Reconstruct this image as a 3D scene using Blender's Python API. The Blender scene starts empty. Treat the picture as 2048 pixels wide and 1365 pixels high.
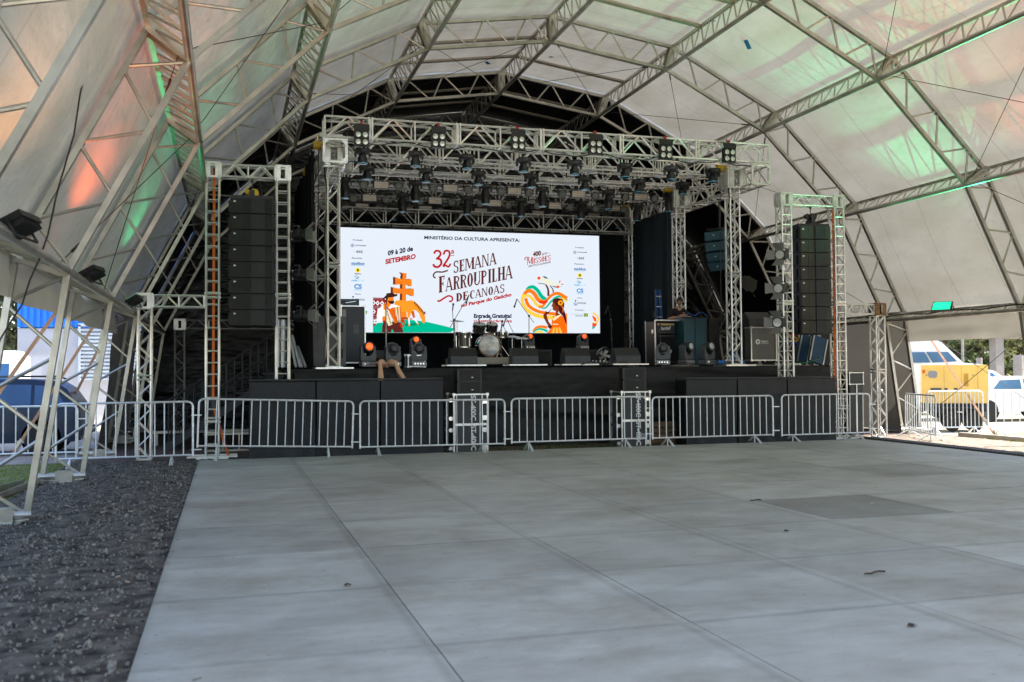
import bpy, bmesh, math, random
from mathutils import Vector, Matrix, noise
random.seed(7)
PI = math.pi
R = math.radians
SC = bpy.context.scene
# ------------------------------------------------------------------ camera
CH = 1.75; F = 1934.7; YAW, PITCH, ROLL = .2861, .0297, -.0078
fw = Vector((math.sin(YAW)*math.cos(PITCH), math.cos(YAW)*math.cos(PITCH), math.sin(PITCH)))
r0 = Vector((math.cos(YAW), -math.sin(YAW), 0)); u0 = r0.cross(fw)
rt = math.cos(ROLL)*r0 + math.sin(ROLL)*u0; up_ = -math.sin(ROLL)*r0 + math.cos(ROLL)*u0
cd = bpy.data.cameras.new('camera'); cam = bpy.data.objects.new('camera', cd); SC.collection.objects.link(cam)
m = Matrix.Identity(4)
for i in range(3):
    m[i][0] = rt[i]; m[i][1] = up_[i]; m[i][2] = -fw[i]
m[2][3] = CH
cam.matrix_world = m
cd.sensor_width = 36; cd.lens = F/2048*36; cd.clip_end = 800; cd.clip_start = .1
cd.dof.use_dof = True; cd.dof.focus_distance = 22.5; cd.dof.aperture_fstop = 2.2
SC.camera = cam
# ------------------------------------------------------------------ light
EL, AZ = 52, 96          # sun elevation, azimuth clockwise from +Y (where the sun stands)
W = bpy.data.worlds.new('World'); SC.world = W; W.use_nodes = True
nt = W.node_tree; nt.nodes.clear()
sky = nt.nodes.new('ShaderNodeTexSky'); sky.sky_type = 'NISHITA'; sky.sun_disc = False
sky.sun_elevation = R(EL); sky.sun_rotation = R(AZ); sky.dust_density = 1.5
bg = nt.nodes.new('ShaderNodeBackground'); bg.inputs[1].default_value = .15
wo = nt.nodes.new('ShaderNodeOutputWorld'); nt.links.new(sky.outputs[0], bg.inputs[0]); nt.links.new(bg.outputs[0], wo.inputs[0])
sd = bpy.data.lights.new('sun', 'SUN'); sd.energy = 4.6; sd.angle = R(.5); sd.color = (1, .955, .88)
sun = bpy.data.objects.new('sun', sd); SC.collection.objects.link(sun)
sv = Vector((math.sin(R(AZ))*math.cos(R(EL)), math.cos(R(AZ))*math.cos(R(EL)), math.sin(R(EL))))
sun.rotation_euler = sv.to_track_quat('Z', 'Y').to_euler(); sun.location = (8, -20, 30)
SC.view_settings.view_transform = 'Standard'; SC.view_settings.look = 'None'
SC.view_settings.exposure = 1.7; SC.view_settings.gamma = 1; SC.view_settings.use_curve_mapping = False
SC.render.engine = 'CYCLES'; SC.cycles.max_bounces = 9; SC.cycles.diffuse_bounces = 6; SC.cycles.transmission_bounces = 6
SC.cycles.caustics_reflective = False; SC.cycles.caustics_refractive = False; SC.cycles.sample_clamp_indirect = 4

# ------------------------------------------------------------------ helpers
def ray(px, py): return fw + (px-1024)/F*rt - (py-682.5)/F*up_
def at(px, py, Y): d = ray(px, py); return Vector((0, 0, CH)) + d*(Y/d.y)
def atx(px, py, X): d = ray(px, py); return Vector((0, 0, CH)) + d*(X/d.x)

def lin(c): return tuple(((v/255)/12.92 if v/255 <= .04045 else ((v/255+.055)/1.055)**2.4) for v in c)
MATS = {}
def mat(name, col, rough=.5, metal=0, var=.12, vs=3., bump=0, bs=20., stretch=(1, 1, 1), spec=.5, emit=None, es=1., trans=0, col2=None, coat=0, detail=4):
    if name in MATS: return MATS[name]
    M = bpy.data.materials.new(name); M.use_nodes = True; t = M.node_tree; t.nodes.clear(); N = t.nodes.new; L = t.links.new
    out = N('ShaderNodeOutputMaterial'); p = N('ShaderNodeBsdfPrincipled')
    p.inputs['Roughness'].default_value = rough; p.inputs['Metallic'].default_value = metal
    p.inputs['Specular IOR Level'].default_value = spec; p.inputs['Coat Weight'].default_value = coat
    tc = N('ShaderNodeTexCoord'); mp = N('ShaderNodeMapping'); mp.inputs['Scale'].default_value = stretch; L(tc.outputs['Object'], mp.inputs[0])
    nz = N('ShaderNodeTexNoise'); nz.inputs['Scale'].default_value = vs; nz.inputs['Detail'].default_value = detail; L(mp.outputs[0], nz.inputs[0])
    mx = N('ShaderNodeMix'); mx.data_type = 'RGBA'
    a = [max(0, c*(1-var)) for c in col]; b = [min(1, c*(1+var)) for c in (col2 or col)]
    mx.inputs[6].default_value = (*a, 1); mx.inputs[7].default_value = (*b, 1)
    rmp = N('ShaderNodeMapRange'); rmp.inputs[1].default_value = .32; rmp.inputs[2].default_value = .68; L(nz.outputs[0], rmp.inputs[0])
    L(rmp.outputs[0], mx.inputs[0]); L(mx.outputs[2], p.inputs['Base Color'])
    if bump:
        n2 = N('ShaderNodeTexNoise'); n2.inputs['Scale'].default_value = bs; n2.inputs['Detail'].default_value = detail; L(mp.outputs[0], n2.inputs[0])
        bp = N('ShaderNodeBump'); bp.inputs['Strength'].default_value = min(1, bump); bp.inputs['Distance'].default_value = .02*max(1, bump); L(n2.outputs[0], bp.inputs['Height']); L(bp.outputs[0], p.inputs['Normal'])
    if emit:
        p.inputs['Emission Color'].default_value = (*emit, 1); p.inputs['Emission Strength'].default_value = es
    sh = p.outputs[0]
    if trans:
        tb = N('ShaderNodeBsdfTranslucent'); L(mx.outputs[2], tb.inputs[0])
        if bump: L(bp.outputs[0], tb.inputs['Normal'])
        ms = N('ShaderNodeMixShader'); ms.inputs[0].default_value = trans; L(sh, ms.inputs[1]); L(tb.outputs[0], ms.inputs[2]); sh = ms.outputs[0]
    L(sh, out.inputs[0]); MATS[name] = M
    return M
def emis(name, rgb, s=1.):
    if name in MATS: return MATS[name]
    M = bpy.data.materials.new(name); M.use_nodes = True; t = M.node_tree; t.nodes.clear()
    e = t.nodes.new('ShaderNodeEmission'); e.inputs[0].default_value = (*lin(rgb), 1); e.inputs[1].default_value = s
    o = t.nodes.new('ShaderNodeOutputMaterial'); t.links.new(e.outputs[0], o.inputs[0]); MATS[name] = M
    return M

class MB:
    def __init__(s): s.v = []; s.f = []; s.mi = []; s.cur = 0; s.seg = []
    def add(s, vs, fs, M=None):
        o = len(s.v); s.seg.append((o, len(s.f), len(vs), len(fs)))
        s.v += [tuple(M @ Vector(v)) if M else tuple(v) for v in vs]
        s.f += [tuple(o+i for i in f) for f in fs]; s.mi += [s.cur]*len(fs); return s
    def box(s, c, d, M=None):
        x, y, z = c; a, b, e = d[0]/2, d[1]/2, d[2]/2
        vs = [(x+i*a, y+j*b, z+k*e) for i in (-1, 1) for j in (-1, 1) for k in (-1, 1)]
        return s.add(vs, [(0, 1, 3, 2), (4, 6, 7, 5), (0, 4, 5, 1), (2, 3, 7, 6), (0, 2, 6, 4), (1, 5, 7, 3)], M)
    def b2(s, x0, x1, y0, y1, z0, z1, M=None): return s.box(((x0+x1)/2, (y0+y1)/2, (z0+z1)/2), (x1-x0, y1-y0, z1-z0), M)
    def rbox(s, c, d, r, M=None):     # box with chamfered vertical-plane (XZ) corners, depth along Y
        a, e = d[0]/2, d[2]/2
        o = [(-a+r, -e), (a-r, -e), (a, -e+r), (a, e-r), (a-r, e), (-a+r, e), (-a, e-r), (-a, -e+r)]
        T = Matrix.Translation(c); return s.prism([(x, z) for x, z in o], d[1], (M @ T) if M else T)
    def prism(s, poly, depth, M=None):   # polygon in XZ, extruded along Y, centred
        n = len(poly); vs = [(x, -depth/2, z) for x, z in poly] + [(x, depth/2, z) for x, z in poly]
        fs = [tuple(range(n)), tuple(reversed(range(n, 2*n)))] + [(i, i+n, (i+1) % n+n, (i+1) % n) for i in range(n)]
        return s.add(vs, fs, M)
    def frame(s, a, b, up=None):
        a = Vector(a); b = Vector(b); d = (b-a); L = d.length; d = d/L if L else Vector((0, 0, 1))
        u = Vector(up) if up else (Vector((0, 0, 1)) if abs(d.z) < .95 else Vector((0, 1, 0)))
        x = d.cross(u).normalized(); y = x.cross(d); return a, d, x, y, L
    def bar(s, a, b, w, h=None, up=None):
        h = h or w; a, d, x, y, L = s.frame(a, b, up); e = a+d*L
        vs = [p+x*i*w/2+y*j*h/2 for p in (a, e) for i, j in ((-1, -1), (1, -1), (1, 1), (-1, 1))]
        return s.add(vs, [(0, 1, 2, 3), (7, 6, 5, 4), (0, 4, 5, 1), (1, 5, 6, 2), (2, 6, 7, 3), (3, 7, 4, 0)])
    def tube(s, a, b, r, n=7, r2=None, cap=True):
        r2 = r if r2 is None else r2; a, d, x, y, L = s.frame(a, b); e = a+d*L; vs = []
        for p, q in ((a, r), (e, r2)):
            vs += [p+(x*math.cos(2*PI*i/n)+y*math.sin(2*PI*i/n))*q for i in range(n)]
        fs = [(i, (i+1) % n, (i+1) % n+n, i+n) for i in range(n)]
        if cap: fs += [tuple(reversed(range(n))), tuple(range(n, 2*n))]
        return s.add(vs, fs)
    def path(s, pts, r, n=6, closed=False):
        P = [Vector(p) for p in pts]; k = len(P); ref = None; vs = []
        for i in range(k):
            if closed: d = P[(i+1) % k]-P[i-1]
            else: d = P[min(i+1, k-1)]-P[max(i-1, 0)]
            d.normalize()
            if ref is None: ref = Vector((0, 0, 1)) if abs(d.z) < .9 else Vector((0, 1, 0))
            x = d.cross(ref).normalized(); y = x.cross(d); ref = y
            rr = r[i] if isinstance(r, (list, tuple)) else r
            vs += [P[i]+(x*math.cos(2*PI*j/n)+y*math.sin(2*PI*j/n))*rr for j in range(n)]
        fs = []
        for i in range(k if closed else k-1):
            a = i*n; b = ((i+1) % k)*n
            fs += [(a+j, a+(j+1) % n, b+(j+1) % n, b+j) for j in range(n)]
        if not closed: fs += [tuple(reversed(range(n))), tuple(range((k-1)*n, k*n))]
        return s.add(vs, fs)
    def lathe(s, prof, M=None, n=16, ring=False):    # (r, z) about Z; ring: closed loop profile, open in the middle
        vs = []; k = len(prof)
        for r, z in prof: vs += [(r*math.cos(2*PI*i/n), r*math.sin(2*PI*i/n), z) for i in range(n)]
        fs = [(i*n+j, i*n+(j+1) % n, (i+1)*n+(j+1) % n, (i+1)*n+j) for i in range(k-1) for j in range(n)]
        if ring: fs += [((k-1)*n+j, (k-1)*n+(j+1) % n, (j+1) % n, j) for j in range(n)]
        else: fs += [tuple(reversed(range(n))), tuple(range((k-1)*n, k*n))]
        return s.add(vs, fs, M)
    def split(s, name, m=None, parent=None):     # one object for each cluster of touching shapes
        bb = []
        for o, fo, n, nf in s.seg:
            q = s.v[o:o+n]; bb.append(([min(p[i] for p in q)-.011 for i in range(3)], [max(p[i] for p in q)+.011 for i in range(3)]))
        g_ = list(range(len(bb)))
        def find(i):
            while g_[i] != i: i = g_[i]
            return i
        for i in range(len(bb)):
            for j in range(i):
                if all(bb[i][0][k] <= bb[j][1][k] and bb[j][0][k] <= bb[i][1][k] for k in range(3)): g_[find(i)] = find(j)
        gr = {}
        for i in range(len(bb)): gr.setdefault(find(i), []).append(i)
        out = []
        for ids in gr.values():
            q = MB()
            for i in ids: o, fo, n, nf = s.seg[i]; q.add(s.v[o:o+n], [tuple(k-o for k in f) for f in s.f[fo:fo+nf]])
            out.append(q.build(name, m, parent))
        return out
    def grid(s, fn, nu, nv):
        vs = [fn(i/nu, j/nv) for i in range(nu+1) for j in range(nv+1)]
        return s.add(vs, [(i*(nv+1)+j, (i+1)*(nv+1)+j, (i+1)*(nv+1)+j+1, i*(nv+1)+j+1) for i in range(nu) for j in range(nv)])
    def build(s, name, m=None, parent=None, smooth=True):
        me = bpy.data.meshes.new(name); me.from_pydata(s.v, [], s.f)
        ms = m if isinstance(m, (list, tuple)) else [m]
        for q in ms: me.materials.append(q)
        if len(ms) > 1: me.polygons.foreach_set('material_index', s.mi)
        if smooth: me.shade_smooth(); me.set_sharp_from_angle(angle=.7)
        me.update(); o = bpy.data.objects.new(name, me); SC.collection.objects.link(o)
        if parent: o.parent = parent
        return o
def TR(x=0, y=0, z=0, rx=0, ry=0, rz=0):
    return Matrix.Translation((x, y, z)) @ Matrix.Rotation(rz, 4, 'Z') @ Matrix.Rotation(ry, 4, 'Y') @ Matrix.Rotation(rx, 4, 'X')
def tag(o, label=None, cat=None, group=None, kind=None):
    if label: o['label'] = label
    if cat: o['category'] = cat
    if group: o['group'] = group
    if kind: o['kind'] = kind
    return o
def thing(name, label, cat, loc=(0, 0, 0), rz=0, group=None):
    o = bpy.data.objects.new(name, None); SC.collection.objects.link(o); o.empty_display_size = .2
    o.location = loc; o.rotation_euler = (0, 0, rz); return tag(o, label, cat, group)
def dup(root, loc=None, rz=None, label=None, group=None):
    r = root.copy(); SC.collection.objects.link(r)
    if loc is not None: r.location = loc
    if rz is not None: r.rotation_euler = (0, 0, rz) if not isinstance(rz, tuple) else rz
    if label: r['label'] = label
    if group: r['group'] = group
    def rec(a, b):
        for ch in list(a.children):
            c = ch.copy(); SC.collection.objects.link(c); c.parent = b; rec(ch, c)
    rec(root, r); return r
def text_geo(s, bold=0, shear=0):
    cu = bpy.data.curves.new('lettering', 'FONT'); cu.body = s; cu.offset = bold; cu.shear = shear; cu.resolution_u = 3
    o = bpy.data.objects.new('lettering', cu); SC.collection.objects.link(o); bpy.context.view_layer.update()
    me = bpy.data.meshes.new_from_object(o); vs = [v.co.copy() for v in me.vertices]; fs = [tuple(p.vertices) for p in me.polygons]
    bpy.data.objects.remove(o); bpy.data.curves.remove(cu); bpy.data.meshes.remove(me)
    if not vs: return [], [], 1
    x0 = min(v.x for v in vs); x1 = max(v.x for v in vs); y0 = min(v.y for v in vs); y1 = max(v.y for v in vs)
    return [((v.x-x0)/(x1-x0), (v.y-y0)/(y1-y0)) for v in vs], fs, (x1-x0)/(y1-y0)
def text3d(mb, s, o, u, v, bold=.01, shear=0):     # origin, full width vector, full height vector
    vs, fs, _ = text_geo(s, bold, shear); o = Vector(o); u = Vector(u); v = Vector(v)
    mb.add([o+u*a+v*b for a, b in vs], fs)

# ------------------------------------------------------------------ materials
ALU = mat('aluminium', (.80, .785, .745), .3, .7, .12, 6, .15, 40)
ALU2 = mat('tent_aluminium', (.50, .475, .415), .3, .78, .2, 3, .1, 30)
GALV = mat('galvanised_steel', (.72, .75, .78), .36, .45, .12, 12, .1, 60)
STEEL = mat('dark_steel', (.06, .06, .065), .5, .6)
BLK = mat('black_plastic', (.009, .009, .0095), .42, 0, .2, 8)
BLK2 = mat('charcoal_plastic', (.019, .02, .022), .42, 0, .2, 8)
GREYP = mat('grey_housing', (.075, .08, .085), .45, 0, .15, 8)
FAB = mat('black_fabric', (.010, .0105, .011), .85, 0, .25, 4, .4, 60, spec=.25)
DRAPE = mat('stage_drape', (.015, .0145, .014), .6, 0, .25, 2, 1.6, 2.2, (.3, 1, 2.4), spec=.35)
LINER = mat('black_liner', (.007, .007, .008), .6, 0, .3, 2, .35, 2.2, spec=.25)
SHEETP = mat('black_plastic_sheet', (.008, .008, .009), .16, 0, .3, 1.5, 6, 1.8, (.6, .6, 2.6), spec=.6, detail=8)
CURT = mat('teal_black_curtain', (.012, .02, .026), .8, 0, .3, 3, .2, 5, (5, 5, .4), spec=.3)
LENS = mat('lens_glass', (.5, .52, .5), .08, 0, .1, 3, spec=.9, coat=.6)
LENSD = mat('dark_lens', (.03, .035, .04), .06, 0, .1, 3, spec=.9, coat=.6)
AMBER = mat('amber_lens', (.9, .12, .02), .15, 0, .2, 14, spec=.8, coat=.5, emit=(1, .10, .01), es=.5)
WHITEP = mat('white_paint', (.78, .78, .77), .45)
CHROME = mat('chrome', (.8, .8, .8), .15, 1, .05)
ORANGE = mat('orange_webbing', (.8, .17, .02), .7, 0, .15, 20, .2, 120)
TANW = mat('faded_webbing', (.5, .27, .16), .75, 0, .15, 20, .2, 120)
YEL = mat('yellow_paint', (.72, .45, .02), .4)
RUB = mat('rubber', (.018, .018, .018), .8)
SKIN = mat('skin', (.48, .26, .17), .5, 0, .06)
HAIR = mat('dark_hair', (.012, .009, .007), .6)
SHIRT = mat('black_shirt', (.012, .012, .014), .85, bump=.3, bs=30)
# ================================================================== SETTING
g = MB(); g.grid(lambda u, v: (-300+600*u, -100+600*v, -.06), 12, 12)
tag(g.build('ground', mat('dry_ground', (.34, .3, .22), .95, 0, .25, .5, .5, 12, col2=(.42, .4, .33))), kind='structure')
g = MB(); g.grid(lambda u, v: (-3.0+2.75*u+.5*u*0, 3.0+18.0*v, -.035+.018*(noise.noise(Vector((u*40, v*250, 1)))+.8*noise.noise(Vector((u*90, v*560, 3))))+.02*noise.noise(Vector((u*6, v*36, 7)))), 70, 460)
tag(g.build('gravel_strip', mat('dark_gravel', (.038, .035, .032), .95, 0, .5, 5, 1, 90, col2=(.12, .11, .098), detail=8)), kind='structure')
g = MB()
for i in range(7600):
    x = random.uniform(-2.95, -.58) if i % 26 else -.56+abs(random.gauss(0, .1)); y = 4+16.6*random.random()**1.3; s = random.uniform(.004, .015)*(2.4 if random.random() < .06 else 1)
    M_ = TR(x, y, -.03+s*.3, random.random()*6, random.random()*6, random.random()*6)
    vs = [(random.uniform(.6, 1.3)*a*s, random.uniform(.6, 1.3)*b*s*.8, c*s*.5) for a in (-1, 1) for b in (-1, 1) for c in (-1, 1)]
    g.add(vs, [(0, 1, 3, 2), (4, 6, 7, 5), (0, 4, 5, 1), (2, 3, 7, 6), (0, 2, 6, 4), (1, 5, 7, 3)], M_)
tag(g.build('loose_gravel', mat('gravel_stone', (.045, .042, .038), .9, 0, .6, 30, col2=(.2, .183, .16)), smooth=False), kind='stuff')
g = MB()
for i in range(14):
    x = random.uniform(-2.6, -.6); y = random.uniform(5, 17); s = random.uniform(.018, .04)
    g.box((0, 0, 0), (s*2, s*1.2, s*.3), TR(x, y, -.01, random.uniform(-.3, .3), random.uniform(-.3, .3), random.random()*6))
tag(g.build('rubble', mat('pale_rubble', (.38, .27, .2), .9, 0, .3, 20), smooth=False), kind='stuff')
def grass(name, x0, x1, y0, y1, n, col, h=.05):
    g = MB()
    for i in range(n):
        x = random.uniform(x0, x1); y = random.uniform(y0, y1)
        if noise.noise(Vector((x*.9, y*.9, 2))) < -.25: continue
        a = random.random()*6; hh = h*random.uniform(.5, 1.3); w = .012
        g.add([(x-w*math.cos(a), y-w*math.sin(a), -.06), (x+w*math.cos(a), y+w*math.sin(a), -.06), (x+random.uniform(-.03, .03), y+random.uniform(-.03, .03), -.06+hh)], [(0, 1, 2)])
    tag(g.build(name, mat(name, col, .8, 0, .35, 9, trans=.3), smooth=False), kind='stuff')
g = MB(); g.grid(lambda u, v: (-9+6.1*u, 8+13.2*v, -.052), 4, 4)
tag(g.build('lawn', mat('lawn_soil', (.16, .19, .07), .95, 0, .3, 4, .6, 60)), kind='structure')
grass('lawn_grass', -6.6, -2.95, 11, 21, 15000, (.22, .27, .09))
grass('dry_grass', 17.6, 26, 14, 21, 9000, (.36, .36, .1), .06)
grass('weeds', 4.9, 12, 20.45, 21.5, 700, (.07, .12, .03), .12)
g = MB(); g.grid(lambda u, v: (-30+27*u, 21.2+10*v, -.048), 4, 4)
tag(g.build('pavement', mat('pale_paving', (.34, .31, .29), .9, 0, .15, 2, .4, 30)), kind='structure')
# brick paving round the stage, real joints come from a brick texture
BP = bpy.data.materials.new('brick_paving'); BP.use_nodes = True; t = BP.node_tree; p = t.nodes['Principled BSDF']; p.inputs['Roughness'].default_value = .9
br = t.nodes.new('ShaderNodeTexBrick'); br.inputs['Scale'].default_value = 1; br.inputs['Brick Width'].default_value = .2; br.inputs['Row Height'].default_value = .1; br.inputs['Mortar Size'].default_value = .006
br.inputs['Color1'].default_value = (.16, .1, .08, 1); br.inputs['Color2'].default_value = (.11, .08, .07, 1); br.inputs['Mortar'].default_value = (.03, .028, .026, 1)
tc = t.nodes.new('ShaderNodeTexCoord'); t.links.new(tc.outputs['Object'], br.inputs[0]); t.links.new(br.outputs[0], p.inputs['Base Color'])
g = MB(); g.grid(lambda u, v: (-3.0+21*u, 20.45+11*v, -.044), 4, 4)
tag(g.build('path', BP), kind='structure')
g = MB(); g.grid(lambda u, v: (15.35+2.4*u, 2+19.5*v, -.03+.02*noise.noise(Vector((u*14, v*120, 4)))), 30, 200)
tag(g.build('dirt_strip', mat('dirt', (.24, .19, .15), .95, 0, .35, 5, .8, 30)), kind='structure')
# plywood dance floor
XL = [-.55, 1.27, 3.07, 4.88, 6.68, 8.41, 10.15, 11.86, 13.55, 14.85]; YL = [2.55, 4.33, 6.11, 7.93, 9.7, 11.42, 13.12, 14.85, 16.65, 18.45, 20.25]
g = MB(); tones = []
for i in range(len(XL)-1):
    for j in range(len(YL)-1):
        e = .0045; dz = random.uniform(-.0015, .0015)
        g.b2(XL[i]+e, XL[i+1]-e, YL[j]+e, YL[j+1]-e, -.03, 0+dz)
        tn = random.uniform(.9, 1.08)
        if (i, j) == (4, 4): tn = .62
        if (i, j) == (6, 6): tn = .74
        if (i, j) in ((1, 4), (0, 4), (3, 2)): tn *= .93
        tones += [tn]*6
fl = g.build('floor', None, smooth=False); fl.data.materials.clear()
at_ = fl.data.attributes.new('tone', 'FLOAT', 'FACE'); at_.data.foreach_set('value', tones)
PM = bpy.data.materials.new('grey_plywood'); PM.use_nodes = True; t = PM.node_tree; N = t.nodes.new; L = t.links.new; p = t.nodes['Principled BSDF']
tc = N('ShaderNodeTexCoord'); mp = N('ShaderNodeMapping'); mp.inputs['Scale'].default_value = (.7, 1.1, 1); L(tc.outputs['Object'], mp.inputs[0])
n1 = N('ShaderNodeTexNoise'); n1.inputs['Scale'].default_value = 1.6; n1.inputs['Detail'].default_value = 9; n1.inputs['Roughness'].default_value = .62; L(mp.outputs[0], n1.inputs[0])
cr = N('ShaderNodeValToRGB'); e = cr.color_ramp.elements; e[0].position = .3; e[0].color = (.32, .332, .328, 1); e[1].position = .62; e[1].color = (.45, .476, .468, 1); L(n1.outputs[0], cr.inputs[0])
mp2 = N('ShaderNodeMapping'); mp2.inputs['Scale'].default_value = (1.6, 3.4, 1); L(tc.outputs['Object'], mp2.inputs[0])
n2 = N('ShaderNodeTexNoise'); n2.inputs['Scale'].default_value = 2; n2.inputs['Detail'].default_value = 6; L(mp2.outputs[0], n2.inputs[0])
c2 = N('ShaderNodeValToRGB'); e = c2.color_ramp.elements; e[0].position = .3; e[0].color = (.9, .885, .87, 1); e[1].position = .5; e[1].color = (1, 1, 1, 1); L(n2.outputs[0], c2.inputs[0])
n3 = N('ShaderNodeTexNoise'); n3.inputs['Scale'].default_value = 26; n3.inputs['Detail'].default_value = 3; L(tc.outputs['Object'], n3.inputs[0])
c3 = N('ShaderNodeValToRGB'); e = c3.color_ramp.elements; e[0].position = .24; e[0].color = (.5, .46, .42, 1); e[1].position = .33; e[1].color = (1, 1, 1, 1); L(n3.outputs[0], c3.inputs[0])
def mul(a, b):
    q = N('ShaderNodeMix'); q.data_type = 'RGBA'; q.blend_type = 'MULTIPLY'; q.inputs[0].default_value = 1; L(a, q.inputs[6]); L(b, q.inputs[7]); return q.outputs[2]
# grime gathered along the panel joints: distance to the nearest joint line in each direction
sx = N('ShaderNodeSeparateXYZ'); L(tc.outputs['Object'], sx.inputs[0])
def near(sock, off, step):
    a = N('ShaderNodeMath'); a.operation = 'SUBTRACT'; a.inputs[1].default_value = off; L(sock, a.inputs[0])
    b = N('ShaderNodeMath'); b.operation = 'PINGPONG'; b.inputs[1].default_value = step/2; L(a.outputs[0], b.inputs[0]); return b.outputs[0]
mn = N('ShaderNodeMath'); mn.operation = 'MINIMUM'; L(near(sx.outputs[0], -.55, 1.77), mn.inputs[0]); L(near(sx.outputs[1], 2.55, 1.775), mn.inputs[1])
gr = N('ShaderNodeMapRange'); gr.inputs[1].default_value = 0; gr.inputs[2].default_value = .06; gr.inputs[3].default_value = .8; gr.inputs[4].default_value = 1; L(mn.outputs[0], gr.inputs[0])
def layer(sc, stretch, lo, hi, dark, det=4, rough=.5):
    m_ = N('ShaderNodeMapping'); m_.inputs['Scale'].default_value = stretch; m_.inputs['Rotation'].default_value = (0, 0, sc*.37); L(tc.outputs['Object'], m_.inputs[0])
    q = N('ShaderNodeTexNoise'); q.inputs['Scale'].default_value = sc; q.inputs['Detail'].default_value = det; q.inputs['Roughness'].default_value = rough; L(m_.outputs[0], q.inputs[0])
    r_ = N('ShaderNodeValToRGB'); e = r_.color_ramp.elements; e[0].position = lo; e[0].color = (*dark, 1); e[1].position = hi; e[1].color = (1, 1, 1, 1); L(q.outputs[0], r_.inputs[0]); return r_.outputs[0]
scuff = mul(mul(layer(1.4, (1, 22, 1), .27, .36, (.62, .56, .5), 6, .7), layer(1.1, (18, 1, 1), .25, .33, (.66, .6, .55), 6, .7)), mul(layer(.55, (1, 1, 1), .33, .52, (.76, .72, .67), 10, .7), mul(layer(60, (1, 1, 1), .2, .5, (.84, .84, .84), 3, .8), mul(layer(9, (1, 1, 1), .235, .26, (.5, .45, .4), 2, .5), layer(3.1, (1, 1.6, 1), .3, .42, (.86, .84, .81), 12, .8)))))
at2 = N('ShaderNodeAttribute'); at2.attribute_name = 'tone'
L(mul(mul(mul(mul(mul(cr.outputs[0], scuff), c2.outputs[0]), c3.outputs[0]), gr.outputs[0]), at2.outputs['Fac']), p.inputs['Base Color'])
rr = N('ShaderNodeMapRange'); rr.inputs[3].default_value = .42; rr.inputs[4].default_value = .75; L(n1.outputs[0], rr.inputs[0]); L(rr.outputs[0], p.inputs['Roughness'])
bp = N('ShaderNodeBump'); bp.inputs['Strength'].default_value = .15; bp.inputs['Distance'].default_value = .01; L(n2.outputs[0], bp.inputs['Height']); L(bp.outputs[0], p.inputs['Normal'])
fl.data.materials.append(PM); tag(fl, kind='structure')
g = MB(); g.b2(-.53, 14.83, 2.6, 20.23, -.06, -.032); tag(g.build('floor_substrate', RUB), kind='structure')
# debris on the floor
for q, (px, py, lb, cat, nm) in enumerate([(695, 1171, 'tiny dark scrap lying on the left part of the floor', 'scrap', 'scrap'), (1747, 1148, 'curled dead twig lying on the right of the floor', 'twig', 'twig'), (1745, 1008, 'small whitish leaf on the brown floor panel', 'leaf', 'leaf'), (1573, 1063, 'small brown leaf in the middle of the floor', 'leaf', 'leaf'), (1510, 1002, 'thin dark twig beside the brown floor panel', 'twig', 'twig'), (1824, 1252, 'small dark leaf near the bottom right of the floor', 'leaf', 'leaf')]):
    d = ray(px, py); P0 = Vector((0, 0, CH)) + d*((.008-CH)/d.z); g = MB()
    if nm == 'twig': g.path([P0+Vector((x*.2*(1 if q == 1 else .8), .03*math.sin(x*5), .012+.02*max(0, x-.6))) for x in (-.5, -.2, .1, .35, .5, .6)], .008, 5)
    else:
        s = .035
        g.grid(lambda u, v: P0+Vector(((u-.5)*s*2*(1-(2*v-1)**2*.8), (v-.5)*s*1.6, .012*math.sin(u*PI)+.004)), 4, 4)
    tag(g.build(nm, mat('dead_leaf' if q != 2 else 'pale_leaf', (.05, .035, .025) if q != 2 else (.4, .42, .42), .8)), lb, cat)
# ================================================================== TENT
XC, S_, YB = 7.53, 4.6013, 17.42
IN = [(9.842, 0), (9.399, 2.99), (7.996, 5.726), (5.786, 7.88), (3.039, 9.266), (0, 9.714)]
def offs(pts, d):
    out = []
    for i, (w, z) in enumerate(pts):
        ns = []
        for a, b in ((i-1, i), (i, i+1)):
            if 0 <= a and b < len(pts):
                dx = pts[b][0]-pts[a][0]; dz = pts[b][1]-pts[a][1]; l = math.hypot(dx, dz); ns.append(Vector((dz/l, -dx/l)))
        if i == len(pts)-1: ns.append(Vector((-ns[0].x, ns[0].y)))
        n = ns[0] if len(ns) == 1 else (ns[0]+ns[1]).normalized(); k = d/max(.3, n.dot(ns[0]))
        out.append((w+n.x*k, z+n.y*k))
    out[0] = (pts[0][0]+d, 0); out[-1] = (0, out[-1][1]); return out
OUT = offs(IN, .60); MEM = offs(IN, .70)
tent = thing('event_tent', 'large open sided event tent of arched aluminium trusses under a pale membrane', 'tent', (XC, 12, 0))
def tb(mb, nm, m_, **k):
    o = mb.build(nm, m_); o.parent = tent; o.matrix_parent_inverse = Matrix.Translation((-XC, -12, 0)); return o
def full(pts): return [(-w, z) for w, z in pts] + [(w, z) for w, z in reversed(pts[:-1])]
fi, fo = full(IN), full(OUT)
RY = [YB+S_*k for k in range(-3, 4)]
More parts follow.
